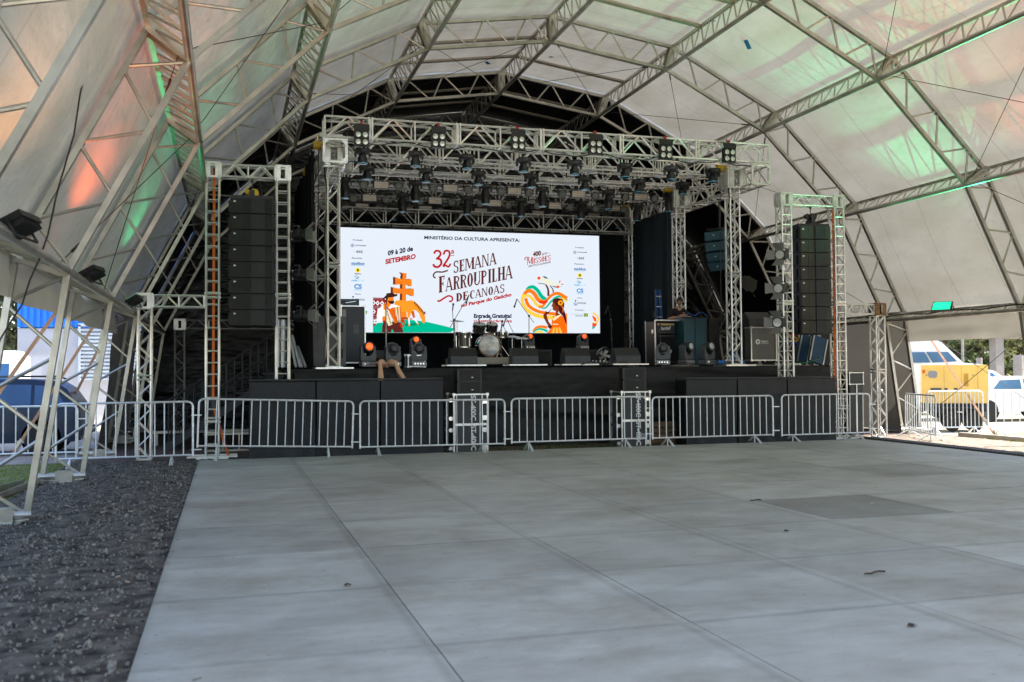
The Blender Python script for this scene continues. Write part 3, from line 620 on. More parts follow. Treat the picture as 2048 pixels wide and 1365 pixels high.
# fresnel lamps with barn doors
def fresnel(nm='fresnel_lamp'):
    t_ = thing(nm, 'x', 'stage lamp'); t_['category'] = 'stage lamp'
    mb = MB(); mb.lathe([(.05, -.16), (.1, -.14), (.12, -.05), (.12, .1), (.13, .12), (.13, .15), (.11, .15)], TR(0, 0, 0, PI/2), 16)
    for i in range(5): mb.lathe([(.123, -.1+i*.035), (.13, -.095+i*.035), (.123, -.09+i*.035)], TR(0, 0, 0, PI/2), 16)
    mb.build('lamp_body', BLK, t_)
    mb = MB(); mb.lathe([(.0, -.152), (.1, -.155)], TR(0, 0, 0, PI/2), 16); mb.lathe([(.105, .151), (0.001, .158)], TR(0, 0, 0, -PI/2, 0, PI) @ TR(0, 0, 0, 0), 16); mb.split('lens', LENS, t_)
    DM = mat('barn_door', (.2, .2, .19), .6, .2)
    for k in range(4):
        mb = MB(); Mk = Matrix.Rotation(k*PI/2, 4, 'Y'); q = .11 if k % 2 else .13
        vs = [(-.1, -.15, .12), (.1, -.15, .12), (q+.02, -.32, .27), (-q-.02, -.32, .27)]
        mb.add(vs+[(x, y-.004, z+.004) for x, y, z in vs], [(0, 1, 2, 3), (7, 6, 5, 4), (0, 4, 5, 1), (2, 6, 7, 3)], Mk); mb.build('barn_door', DM, t_)
    mb = MB(); mb.path([(-.14, 0, 0), (-.15, 0, .14), (0, 0, .2), (.15, 0, .14), (.14, 0, 0)], .012, 5); mb.tube((0, 0, .2), (0, .12, .2), .02, 6); mb.build('yoke', STEEL, t_)
    return t_
fz = fresnel(); k = 0
for side, lst in (('left', ((598, 471, 21.0), (600, 550, 21.0), (603, 632, 21.0))), ('right', ((1563, 511, 20.8), (1560, 578, 20.8), (1558, 646, 20.8)))):
    for i, (px, py, Y) in enumerate(lst):
        P_ = at(px, py, Y); lb = '%s barn door lamp clamped to the %s speaker tower' % (('topmost', 'middle', 'lowest')[i], side)
        rz = R(78) if side == 'left' else R(-48)
        if k == 0: fz.location = P_; fz.rotation_euler = (0, 0, rz); fz['label'] = lb; fz['group'] = 'barn door lamps on the speaker towers'
        else: dup(fz, P_, rz, lb, 'barn door lamps on the speaker towers')
        k += 1
# ================================================================== RIG LIGHTS
def head_hang(long_):
    t_ = thing('moving_head' if not long_ else 'beam_moving_head', 'x', 'moving light')
    mb = MB(); mb.tube((-.08, 0, .0), (-.08, 0, -.1), .02, 6); mb.tube((.08, 0, .0), (.08, 0, -.1), .02, 6); mb.split('clamp', ALU, t_)
    mb = MB(); mb.rbox((0, 0, -.15), (.32, .24, .1), .02); b = mb.build('base', BLK, t_); mb = MB(); mb.box((.03, -.122, -.15), (.1, .004, .035)); mb.build('display', GREYP, b)
    mb = MB(); w = .15
    for s_ in (-1, 1): mb.prism([(s_*w, -.2), (s_*(w+.035), -.2), (s_*(w+.02), -.3), (s_*w*.9, -.3)] if s_ > 0 else [(s_*w*.9, -.3), (s_*(w+.02), -.3), (s_*(w+.035), -.2), (s_*w, -.2)], .12)
    mb.box((0, 0, -.215), (.34, .13, .03)); mb.build('yoke', BLK2, t_)
    mb = MB()
    if long_: pr = [(.05, -.2), (.09, -.22), (.105, -.3), (.125, -.36), (.125, -.52), (.1, -.62), (.095, -.64)]
    else: pr = [(.05, -.2), (.08, -.21), (.085, -.27), (.11, -.31), (.115, -.42), (.108, -.44)]
    mb.lathe(pr, None, 14)
    for k in (-1, 1): mb.box((0, k*.1, -.33), (.1, .07, .14))
    h = mb.build('head', BLK, t_)
    mb = MB(); z = pr[-1][1]; mb.lathe([(.085, z-.003), (.05, z-.012), (0.002, z-.014)], None, 14); mb.build('lens', LENSD, h)
    mb = MB(); mb.lathe([(pr[-1][0]+.006, z-.004), (pr[-1][0]+.006, z+.02), (pr[-1][0]-.008, z+.02), (pr[-1][0]-.008, z-.004)], None, 16, True); mb.build('bezel', mat('painted_glint_bezel', (.12, .42, .6), .25, .3), h)  # cyan reflection of screen and sky painted into the bezel colour
    mb = MB(); mb.tube((.03, -.118, -.34), (.03, -.126, -.34), .014, 8); mb.build('knob', WHITEP, h)
    return t_
ORD = ['first', 'second', 'third', 'fourth', 'fifth', 'sixth', 'seventh', 'eighth', 'ninth', 'tenth', 'eleventh', 'twelfth']
def row(src, pts, Y, z, what, where, grp, jit=.0, first=[0]):
    for i, p in enumerate(pts):
        P_ = at(p[0], p[1], Y); zz = z if z is not None else P_.z; lb = '%s %s from the left %s' % (ORD[i], what, where)
        rz = random.uniform(-jit, jit)
        if src.get('used'): dup(src, (P_.x, Y, zz), rz, lb, grp)
        else: src.location = (P_.x, Y, zz); src.rotation_euler = (0, 0, rz); src['label'] = lb; src['group'] = grp; src['used'] = 1
hs, hl = head_hang(0), head_hang(1)
row(hs, [(725, 321), (831, 328), (934, 331), (1047, 335), (1149, 342), (1250, 347), (1342, 352), (1426, 358)], 21.8, 6.87, 'short black moving head', 'in the front row under the blinder truss', 'short moving heads under the roof truss', .2)
row(hs, [(734, 347), (852, 350), (957, 352), (1063, 357), (1170, 366), (1277, 371), (1365, 375)], 23.6, 6.87, 'short black moving head', 'in the second row under the roof truss', 'short moving heads under the roof truss', .2)
G_ = 'long beam moving heads under the roof truss'
row(hl, [(690, 378), (831, 385), (971, 389), (1085, 394), (1217, 402), (1338, 406)], 25.2, 6.87, 'long black beam head', 'in the front row of long heads', G_, .2)
row(hl, [(676, 413), (805, 410), (934, 417), (1042, 422), (1162, 427), (1274, 432)], 27.0, 6.87, 'long black beam head', 'in the middle row of long heads', G_, .2)
row(hl, [(787, 429), (911, 434), (1013, 437), (1128, 442), (1236, 446)], 28.6, 6.87, 'long black beam head', 'in the rear row above the screen', G_, .2)
def par():
    t_ = thing('par_can', 'x', 'par light')
    mb = MB(); Mx = TR(0, 0, -.24, PI/2+.18); mb.lathe([(.04, -.12), (.08, -.1), (.105, -.04), (.115, .0), (.115, .05), (.1, .05)], Mx, 18); b = mb.build('lamp_body', BLK, t_)
    mb = MB(); mb.lathe([(.098, .046), (.001, .048)], Mx, 18); mb.build('face_plate', BLK2, b)
    mb = MB()
    for rr, n in ((0, 1), (.035, 6), (.073, 12)):
        for i in range(n): a = 2*PI*i/n; mb.lathe([(.0125, .05), (.008, .055), (.001, .056)], Mx @ TR(rr*math.cos(a), rr*math.sin(a), 0), 7)
    mb.build('led_lens', LENS, b)
    mb = MB(); mb.path([(-.12, 0, -.24), (-.125, 0, -.1), (0, 0, -.06), (.125, 0, -.1), (.12, 0, -.24)], .011, 5); mb.tube((0, 0, -.06), (0, 0, .02), .018, 6); mb.build('yoke', STEEL, t_)
    return t_
def strobe():
    t_ = thing('strobe_light', 'x', 'strobe light'); Mx = TR(0, 0, -.21, .22)
    mb = MB(); mb.box((0, 0, 0), (.42, .1, .21), Mx); mb.box((0, .08, 0), (.3, .08, .14), Mx); b = mb.build('housing', BLK, t_)
    mb = MB(); mb.box((0, -.054, .048), (.37, .01, .075), Mx); mb.box((0, -.054, -.048), (.37, .01, .075), Mx); mb.build('reflector_panel', mat('strobe_panel', (.34, .30, .28), .3, .3), b)
    mb = MB(); mb.box((0, -.056, 0), (.37, .012, .014), Mx); mb.build('flash_tube', mat('flash_tube', (.85, .8, .35), .3), b)
    mb = MB(); mb.path([(-.22, 0, -.21), (-.22, 0, -.07), (.22, 0, -.07), (.22, 0, -.21)], .01, 5); mb.tube((0, 0, -.07), (0, 0, .02), .018, 6); mb.build('yoke', STEEL, t_)
    return t_
pc, st = par(), strobe()
P1 = [(727, 367), (797, 369), (866, 374), (936, 376), (1002, 379), (1058, 382), (1124, 384), (1190, 388), (1250, 391), (1308, 394)]
P2 = [(707, 395), (772, 398), (840, 404), (903, 405), (960, 407), (1016, 408), (1074, 410), (1140, 413), (1191, 414), (1246, 417)]
P3 = [(694, 413), (756, 415), (819, 418), (879, 420), (987, 426), (1104, 430), (1212, 434)]
Gp, Gs = 'par cans on the rear roof trusses', 'strobe lights on the rear roof trusses'
row(pc, P1, 25.15, 6.83, 'round par can', 'in the front row of par cans', Gp, .1); row(pc, P2, 27.1, 6.83, 'round par can', 'in the middle row of par cans', Gp, .1); row(pc, P3, 28.65, 6.83, 'round par can', 'in the rear row of par cans', Gp, .1)
row(st, [(762, 368), (900, 373), (1028, 380), (1156, 385), (1280, 392)], 25.15, 6.83, 'wide strobe panel', 'in the front row of strobes', Gs, .05)
row(st, [(739, 393), (870, 400), (989, 406), (1109, 411), (1227, 415)], 27.1, 6.83, 'wide strobe panel', 'in the middle row of strobes', Gs, .05)
row(st, [(724, 412), (850, 417), (961, 422), (1075, 426), (1186, 431)], 28.65, 6.83, 'wide strobe panel', 'in the rear row of strobes', Gs, .05)
# blinders
t0 = thing('blinder_light', 'x', 'blinder light')
mb = MB(); mb.b2(-.16, .16, -.05, .07, -.22, .13); mb.add([(-.17, -.06, .13), (.17, -.06, .13), (.17, .02, .28), (-.17, .02, .28)], [(0, 1, 2, 3)]); mb.b2(-.165, .165, -.07, -.05, .12, .24); mb.bar((0, -.056, -.22), (0, -.056, .12), .012, .01); b = mb.build('housing', BLK, t0)
for i in (-1, 1):
    for j in (0, 1):
        mb = MB(); Mx = TR(i*.078, -.05, -.13+j*.16, PI/2); mb.lathe([(.066, -.01), (.072, .008), (.066, .018), (.06, .01)], Mx, 16, True); l_ = mb.build('lamp_ring', BLK2, b)
        mb = MB(); mb.lathe([(.06, .003), (.05, .006), (.03, .008), (.001, .01)], TR(i*.078, -.054, -.13+j*.16, PI/2), 16); mb.build('lamp', mat('reflector_lamp', (.55, .57, .52), .22, .6, .1, 30, coat=.5, emit=(.8, .85, .75), es=.012), l_)
mb = MB(); mb.tube((0, .0, .24), (0, .12, .36), .014, 6); mb.box((0, 0, .3), (.05, .03, .08)); mb.build('clamp', mat('red_clamp', (.4, .02, .02), .5), t0)
row(t0, [(723, 273), (877, 277), (1036, 282), (1191, 291), (1331, 301), (1458, 308)], 21.18, None, 'four lamp blinder', 'on the front face of the top truss', 'four lamp blinders on the front truss')

# black cables draped along the roof trusses
for i, (y, z, lb) in enumerate(((21.35, 6.9, 'black cable looping along the front roof truss'), (23.45, 6.86, 'black cable looping along the second roof truss'), (25.05, 6.86, 'black cable looping along the third roof truss'), (27.0, 6.86, 'black cable looping along the fourth roof truss'), (28.2, 6.5, 'black cable looping along the truss over the screen'))):
    mb = MB(); n = 90; ph = i*1.7
    mb.path([(2.3+10.3*k/n, y+.03*math.sin(k*.9+ph), z-.10*abs(math.sin(k*.23+ph))-.03*abs(math.sin(k*.61))) for k in range(n+1)], .013, 5); tag(mb.build('power_cable', RUB), lb, 'cable')
for i, (x, y, lb) in enumerate(((2.12, 21.97, 'black cable bundle running down the front left stage tower'), (12.28, 21.97, 'black cable bundle running down the front right stage tower'))):
    mb = MB(); mb.path([(x+.03*math.sin(k*.8), y, DZ+.1+5.0*k/24) for k in range(25)], .018, 6); tag(mb.build('power_cable', RUB), lb, 'cable')
# ================================================================== LED SCREEN (a real flat lit panel; drawn shapes lie on its face)
SY = 28.0
c0, c1, c2_, c3_ = at(674, 454, SY), at(1198, 473, SY), at(1198, 668, SY), at(674, 664, SY)
sx0, sx1, sz0, sz1 = c0.x, c1.x, (c2_.z+c3_.z)/2, (c0.z+c1.z)/2
t_ = thing('led_screen', 'large white lit screen showing festival artwork above the stage', 'led screen', ((sx0+sx1)/2, SY, sz0)); LS = t_
def onscr(mb, nm, m_, par_=None):
    o = mb.build(nm, m_, smooth=False); o.parent = LS; o.matrix_parent_inverse = Matrix.Translation((-(sx0+sx1)/2, -SY, -sz0)); return o
mb = MB(); mb.b2(sx0, sx1, SY, SY+.004, sz0, sz1); onscr(mb, 'lit_panel', emis('screen_white', (222, 230, 240), .345))
mb = MB(); mb.b2(sx0-.02, sx1+.02, SY+.006, SY+.1, sz0-.02, sz1+.02); mb.b2(sx0-.02, sx1+.02, SY-.004, SY+.006, sz0-.03, sz0-.001); onscr(mb, 'frame', BLK)
mb = MB()
for i in range(13):
    x = sx0+.35+i*(sx1-sx0-.7)/12; mb.b2(x-.012, x+.012, SY+.02, SY+.03, sz1, 6.05); mb.add([(x-.04, SY+.02, sz1), (x+.04, SY+.02, sz1), (x, SY+.02, sz1+.14)], [(0, 1, 2)])
[setattr(o, 'parent', LS) or setattr(o, 'matrix_parent_inverse', Matrix.Translation((-(sx0+sx1)/2, -SY, -sz0))) for o in mb.split('hanging_strap', BLK)]
LAY = [0]
def scr(px, py, l=None):
    P_ = at(px, py, SY); return (min(max(P_.x, sx0), sx1), SY-.006-.0006*LAY[0], min(max(P_.z, sz0+.001), sz1))
class Art:
    def __init__(s, ox=0, oy=0, sc=1.): s.ox, s.oy, s.sc = ox, oy, sc; s.g = {}; LAY[0] = 0
    def mb(s, c): return s.g.setdefault(c, MB())
    def P(s, x, y): return scr(s.ox+x/s.sc, s.oy+y/s.sc)
    def poly(s, c, pts):
        LAY[0] += 1; vs = [s.P(*p) for p in pts]
        from mathutils.geometry import tessellate_polygon
        s.mb(c).add(vs, [tuple(f) for f in tessellate_polygon([[Vector((v[0], v[2], 0)) for v in vs]])]); return s
    def rib(s, c, pts, w):
        pts = smooth(pts); n = len(pts); L_, R_ = [], []
        for i in range(n):
            a = Vector(pts[max(0, i-1)]); b = Vector(pts[min(n-1, i+1)]); d = (b-a); d = d/d.length if d.length else Vector((1, 0)); nr = Vector((-d.y, d.x))
            ww = w[0]+(w[1]-w[0])*i/(n-1) if isinstance(w, tuple) else w; p = Vector(pts[i]); L_.append(p+nr*ww/2); R_.append(p-nr*ww/2)
        LAY[0] += 1; o = [s.P(*p) for p in L_+R_]; s.mb(c).add(o, [(i, i+1, n+i+1, n+i) for i in range(n-1)]); return s
    def ell(s, c, x, y, rx, ry, n=16, rot=0): return s.poly(c, [(x+rx*math.cos(a)*math.cos(rot)-ry*math.sin(a)*math.sin(rot), y+rx*math.cos(a)*math.sin(rot)+ry*math.sin(a)*math.cos(rot)) for a in [2*PI*i/n for i in range(n)]])
    def text(s, c, t, x0, y0, x1, y1, h, bold=.0, shear=0):   # baseline from (x0,y0) to (x1,y1), letter height h
        LAY[0] += 1; vs, fs, _ = text_geo(t, bold, shear); s.mb(c).add([s.P(x0+(x1-x0)*a, y0+(y1-y0)*a-h*b) for a, b in vs], fs); return s
    def done(s, nm):
        for c, m_ in s.g.items(): onscr(m_, nm, emis('screen_%d_%d_%d' % c, c, .365))
def smooth(pts, k=5):
    P = [Vector(p) for p in pts]; out = []
    for i in range(len(P)-1):
        a, b, c, d = P[max(0, i-1)], P[i], P[i+1], P[min(len(P)-1, i+2)]
        for j in range(k):
            t = j/k; out.append(tuple(.5*((2*b)+(c-a)*t+(2*a-5*b+4*c-d)*t*t+(3*b-a-3*c+d)*t**3)))
    return out+[tuple(P[-1])]
NAVY, RED, MAR, WHT, BLUE, CYAN = (28, 30, 66), (176, 22, 26), (92, 38, 34), (236, 238, 240), (20, 105, 175), (30, 165, 205)
OR, DOR, YE, GR, BRN, SK = (240, 130, 25), (205, 85, 15), (250, 200, 70), (0, 178, 140), (105, 45, 32), (240, 125, 25)
# headings
a = Art(680, 460, 5.535)
a.text((22, 24, 40), 'MINISTÉRIO DA CULTURA APRESENTA:', 932, 104, 1988, 136, 46, .03)
a.done('heading')
a = Art(680, 460, 5.535); a.text(NAVY, '09 à 20 de', 528, 290, 808, 236, 58, .045); a.text(RED, 'SETEMBRO', 502, 384, 838, 322, 58, .05); a.done('date_lettering')
# condensed slab letters: strokes in a unit box
def slab(a, col, word, x0, y0, x1, y1, h, first=1.0, fw_=None):
    Ws = {'I': .34, 'M': .86, 'W': .9, 'A': .66, 'N': .68, 'C': .56, 'S': .5, 'E': .52, 'F': .5, 'L': .5, 'P': .54, 'R': .58, 'U': .62, 'H': .64, 'O': .56, 'D': .58, ' ': .25}
    T = .2; tot = sum(Ws[c]*(first if i == 0 else 1)+.07 for i, c in enumerate(word))-.07; x = 0; sl = (y1-y0)/(x1-x0); u = (x1-x0)/tot
    for i, ch in enumerate(word):
        w = Ws[ch]; hh = h*(first if i == 0 else 1)
        f_ = first if i == 0 else 1
        def Q(px, py): X = x0+(x+px*f_)*u; return (X, y0+(X-x0)*sl-py*hh)
        def V(q, y_0=0, y_1=1, t=T, sf=1):
            a.poly(col, [Q(q, y_0), Q(q+t, y_0), Q(q+t, y_1), Q(q, y_1)])
            if sf:
                for e, k in ((y_0, 1), (y_1, -1)):
                    if e in (0, 1): a.poly(col, [Q(q-.07, e), Q(q+t+.07, e), Q(q+t+.02, e+k*.07), Q(q-.02, e+k*.07)])
        def D(p, q, t): a.poly(col, [Q(p[0], p[1]), Q(p[0]+t, p[1]), Q(q[0]+t, q[1]), Q(q[0], q[1])])
        def H(p, q, y_, t=.08): a.poly(col, [Q(p, y_), Q(q, y_), Q(q, y_+t), Q(p, y_+t)])
        def A_(cx, cy, rx, ry, a0, a1, t=T):
            n = 10; o = []; inn = []
            for k in range(n+1): an = a0+(a1-a0)*k/n; o.append(Q(cx+rx*math.cos(an), cy+ry*math.sin(an))); inn.append(Q(cx+(rx-t)*math.cos(an), cy+(ry-.09)*math.sin(an)))
            LAY[0] += 1; P_ = [a.P(*p) for p in o+inn]; a.mb(col).add(P_, [(k, k+1, n+1+k+1, n+1+k) for k in range(n)])
        if ch == 'I': V(.1)
        elif ch in 'EFL':
            V(.05); L_ = w-.05
            if ch != 'L': H(.1, L_, .92); D((L_-.08, .76), (L_-.02, 1), .06)
            if ch != 'L': H(.1, L_-.08, .48); D((L_-.12, .38), (L_-.12, .64), .05)
            if ch != 'F': H(.1, L_, 0); D((L_-.04, 0), (L_-.0, .24), .05)
        elif ch == 'M': V(.03, t=.09); D((.1, 1), (.36, .12), .14); D((.72, 1), (.40, .12), .07); V(w-.2)
        elif ch == 'N': V(.03, t=.08); D((.05, 1), (.5, 0), .13); V(w-.14, t=.08)
        elif ch == 'A': D((.0, 0), (.24, 1), .07); D((w-.15, 0), (.24, 1), .15); H(.12, .46, .28); H(-.04, .16, 0, .06); H(w-.22, w+.05, 0, .06)
        elif ch == 'H': V(.03); V(w-.2); H(.1, w-.1, .46)
        elif ch == 'U': V(.03, .3, 1); V(w-.12, .3, 1, .08); A_(w/2-.0, .32, w/2-.03, .32, PI, 2*PI, .13)
        elif ch == 'O': A_(w/2, .5, w/2, .52, 0, 2*PI)
        elif ch == 'C': A_(w/2, .5, w/2, .52, .9, 2*PI-.9); D((w-.1, .66), (w-.1, 1), .06)
        elif ch == 'D': V(.03); A_(.2, .5, w-.2, .5, -PI/2, PI/2)
        elif ch in 'PR':
            V(.03); A_(.2, .74, w-.22, .26, -PI/2, PI/2, .13)
            if ch == 'R': D((w-.16, 0), (.26, .5), .15); H(w-.16, w+.06, 0, .06)
        elif ch == 'S': A_(w/2, .755, w/2, .265, .5, PI*1.5, .13); A_(w/2, .265, w/2, .285, -PI*.85, PI/2, .13); D((w-.09, .7), (w-.09, 1), .05); D((.02, .02), (.02, .3), .05)
        x += w*f_+.07
a = Art(680, 460, 5.535)
slab(a, MAR, 'SEMANA', 1256, 482, 1728, 382, 132)
slab(a, MAR, 'FARROUPILHA', 1090, 700, 1902, 540, 150, 1.2)
a.rib(MAR, [(1190, 452), (1130, 470), (1060, 470), (1030, 500), (1035, 525), (1055, 535)], 16)
slab(a, MAR, 'DE', 1282, 800, 1412, 772, 92); slab(a, MAR, 'CANOAS', 1432, 770, 1812, 695, 92)
a.done('title_lettering')
a = Art(680, 460, 5.535)
a.rib(RED, [(1040, 265), (1060, 235), (1100, 240), (1112, 275), (1080, 315), (1062, 320)], 22); a.rib(RED, [(1065, 318), (1110, 330), (1120, 375), (1085, 412), (1045, 405), (1032, 380)], 24)
a.rib(RED, [(1145, 275), (1165, 235), (1205, 240), (1212, 285), (1180, 345), (1140, 402)], 22); a.rib(RED, [(1140, 408), (1170, 396), (1200, 410), (1224, 375)], 20)
a.text(RED, 'a', 1228, 268, 1264, 262, 42, .02); a.poly(RED, [(1228, 284), (1264, 278), (1264, 286), (1228, 292)])
a.rib(RED, [(1078, 782), (1100, 790), (1150, 758), (1200, 732), (1238, 745), (1244, 775), (1222, 796), (1208, 785)], (20, 16))
a.text(RED, 'no Parque do Gaúcho', 1340, 872, 1898, 748, 54, .05)
a.done('red_lettering')
a = Art(900, 620, 11.378); a.text(NAVY, 'Entrada Gratuita!', 540, 190, 1400, 188, 98, .05); a.text(RED, 'CLASSIFICAÇÃO LIVRE', 535, 296, 1408, 302, 74, .045); a.done('entry_lettering')
a = Art(1020, 500, 7.584); a.text(MAR, '400', 346, 108, 470, 86, 76, .05); a.text(MAR, 'anos', 486, 82, 566, 66, 30, .01); a.text(MAR, 'das', 576, 60, 608, 54, 14)
slab(a, RED, 'MISSOES', 255, 228, 614, 160, 80, 1.25); a.rib(RED, [(290, 120), (240, 115), (218, 140), (235, 158)], 12); a.text(RED, '~', 478, 92, 512, 86, 8, .02)
a.text(MAR, 'JESUÍTICO-GUARANIS', 275, 276, 614, 210, 44, .02); a.done('anniversary_lettering')
# sponsor columns
def col(sc_, ox, oy, X, k, pts):
    a = Art(ox, oy, sc_)
    a.text((30, 60, 100), 'Produção:', X-55*k, pts[0], X+55*k, pts[0]+3*k, 20*k, .02)
    for i in range(12): an = i*PI/6; a.ell((20, 90, 150), X-62*k+17*k*math.cos(an), pts[1]-6*k+17*k*math.sin(an), 4*k, 4*k, 6)
    a.ell((20, 90, 150), X-62*k, pts[1]-6*k, 8*k, 8*k, 8)
    a.text((25, 55, 80), 'Lei Rouanet', X-30*k, pts[1], X+90*k, pts[1]+3*k, 16*k, .03)
    a.text((205, 205, 190), 'b', X-50*k, pts[2], X-24*k, pts[2]+1, 38*k, -.01); a.text((20, 35, 60), 'est', X-18*k, pts[2], X+54*k, pts[2]+3*k, 32*k, .012)
    a.text((30, 60, 100), 'Patrocínio:', X-66*k, pts[3], X+50*k, pts[3]+3*k, 18*k, .02)
    a.text(BLUE, 'stadtbus', X-74*k, pts[4], X+72*k, pts[4]+3*k, 34*k, .03); a.poly(CYAN, [(X-74*k, pts[4]+5*k), (X+72*k, pts[4]+9*k), (X+72*k, pts[4]+13*k), (X-74*k, pts[4]+9*k)])
    a.ell((235, 215, 40), X, pts[5]-18*k, 28*k, 27*k); a.text((20, 20, 20), 'B', X-11*k, pts[5]-4*k, X+11*k, pts[5]-4*k, 28*k, .05); a.text((25, 25, 30), 'Buffon', X-36*k, pts[5]+28*k, X+36*k, pts[5]+30*k, 15*k, .03)
    a.rib(CYAN, [(X-40*k, pts[6]-45*k), (X-20*k, pts[6]-62*k), (X+2*k, pts[6]-50*k), (X-14*k, pts[6]-32*k), (X-28*k, pts[6]-44*k)], 7*k); a.rib(BLUE, [(X-22*k, pts[6]-40*k), (X+2*k, pts[6]-32*k), (X+12*k, pts[6]-50*k)], 5*k)
    a.text(CYAN, 'rede', X-72*k, pts[6], X-6*k, pts[6]+2*k, 26*k, .02); a.text((150, 200, 220), 'brasil', X-2*k, pts[6], X+68*k, pts[6]+3*k, 26*k, -.005)
    a.text((15, 130, 205), 'CS', X-42*k, pts[7], X+42*k, pts[7]+3*k, 54*k, .04); a.poly(CYAN, [(X-44*k, pts[7]+10*k), (X+44*k, pts[7]+13*k), (X+44*k, pts[7]+18*k), (X-44*k, pts[7]+15*k)])
    a.text((30, 60, 100), 'Apoio:', X-34*k, pts[8], X+34*k, pts[8]+2*k, 19*k, .02)
    a.rib(BLUE, [(X-76*k, pts[9]-18*k), (X-68*k, pts[9]+8*k), (X-54*k, pts[9]+14*k), (X-40*k, pts[9]+8*k), (X-34*k, pts[9]-18*k)], 8*k); a.poly(BLUE, [(X-58*k, pts[9]-44*k), (X-52*k, pts[9]-44*k), (X-52*k, pts[9]+8*k), (X-58*k, pts[9]+8*k)]); a.poly((30, 60, 90), [(X-66*k, pts[9]-50*k), (X-44*k, pts[9]-50*k), (X-48*k, pts[9]-38*k), (X-62*k, pts[9]-38*k)])
    a.text((25, 50, 80), 'CANOAS', X-28*k, pts[9]-2*k, X+74*k, pts[9]+2*k, 24*k, .015)
    a.text((30, 60, 100), 'Realização:', X-60*k, pts[10], X+58*k, pts[10]+2*k, 17*k, .02)
    return a
a = col(5.535, 680, 460, 198, 1.0, [124, 180, 256, 322, 388, 466, 572, 654, 722, 786, 862]); LAYS = 0
a.poly((10, 140, 60), [(248, 896), (298, 898), (298, 930), (248, 928)]); a.poly((235, 205, 40), [(252, 912), (273, 900), (294, 914), (273, 926)]); a.ell((20, 40, 120), 273, 913, 8, 8, 10); a.done('sponsor_column')
a = col(7.584, 1020, 500, 1058, 1.22, [-20, 46, 146, 226, 310, 410, 548, 652, 744, 824, 926])
a.text((110, 150, 190), 'MINISTÉRIO DA', 928, 982, 1100, 984, 14, 0); a.text((25, 60, 90), 'CULTURA', 988, 1012, 1100, 1014, 20, .02)
a.poly((10, 140, 60), [(1114, 966), (1176, 967), (1176, 1015), (1114, 1014)]); a.poly((235, 205, 40), [(1119, 991), (1145, 972), (1171, 992), (1145, 1010)]); a.ell((20, 40, 120), 1145, 991, 11, 11, 12); a.done('sponsor_column')
# left picture: gaucho, horse and wooden cross on a green field
a = Art(720, 520, 8.533)
a.poly(GR, [(220, 1088), (400, 1070), (800, 1020), (1100, 1052), (1400, 1120), (1560, 1160), (1632, 1182), (1540, 1240), (220, 1240)])
a.poly((0, 140, 100), [(730, 1110), (800, 1085), (1000, 1082), (1080, 1096), (960, 1118), (800, 1138)])
a.poly(DOR, [(690, 1000), (890, 1000), (890, 1022), (690, 1022)]); a.poly(BRN, [(690, 985), (850, 985), (850, 1000), (690, 1000)]); a.poly(OR, [(690, 880), (790, 880), (800, 985), (690, 985)])
cr = [(700, 218), (800, 235), (790, 270), (795, 300), (770, 340), (880, 328), (880, 462), (840, 440), (775, 430), (778, 500), (918, 492), (918, 628), (850, 600), (785, 590), (785, 705), (715, 700), (718, 580), (560, 575), (560, 465), (640, 490), (718, 495), (718, 415), (600, 430), (600, 290), (660, 320), (725, 330), (722, 290), (735, 262)]
a.poly(BRN, [(x-38, y-4) for x, y in cr]); a.poly((235, 125, 30), cr)
for y_ in (380, 545): a.poly(DOR, [(620, y_), (720, y_+6), (720, y_+12), (620, y_+6)])
# woven cloth
a.poly((150, 30, 30), [(222, 645), (380, 650), (450, 690), (400, 800), (300, 830), (270, 1120), (222, 1130)])
for k, (x, y) in enumerate([(232, 735), (300, 740), (375, 745), (232, 885), (235, 1055), (270, 1055)]): a.poly(WHT, [(x, y-46), (x+36, y), (x, y+46), (max(222, x-36), y)]); a.poly(NAVY, [(x, y-18), (x+14, y), (x, y+18), (max(222, x-14), y)])
for y in (672, 805, 830, 955, 1000): a.rib((130, 130, 140), [(224, y), (300, y-8), (380, y+6)], 12)
# horse
a.poly(DOR, [(880, 860), (920, 880), (938, 990), (905, 995), (870, 900)])
a.poly((240, 150, 40), [(585, 740), (600, 705), (680, 688), (780, 706), (860, 692), (920, 705), (1000, 770), (1080, 870), (1100, 930), (1112, 1010), (1108, 1072), (1085, 1085), (1060, 1070), (1050, 1020), (1025, 985), (1010, 920), (960, 870), (905, 860), (870, 900), (845, 990), (818, 990), (800, 890), (700, 890), (620, 850), (585, 800)])
a.poly(WHT, [(818, 988), (846, 988), (850, 1110), (826, 1112)]); a.poly(WHT, [(905, 998), (935, 992), (990, 1078), (968, 1086)]); a.ell(OR, 838, 1120, 20, 13); a.ell(OR, 986, 1094, 20, 12)
for i in range(8): x = 925+i*22; y = 712+i*25; a.poly(BRN, [(x, y), (x+24, y+22), (x-4, y+62)])
a.poly(BRN, [(1092, 890), (1112, 880), (1116, 935), (1098, 925)])
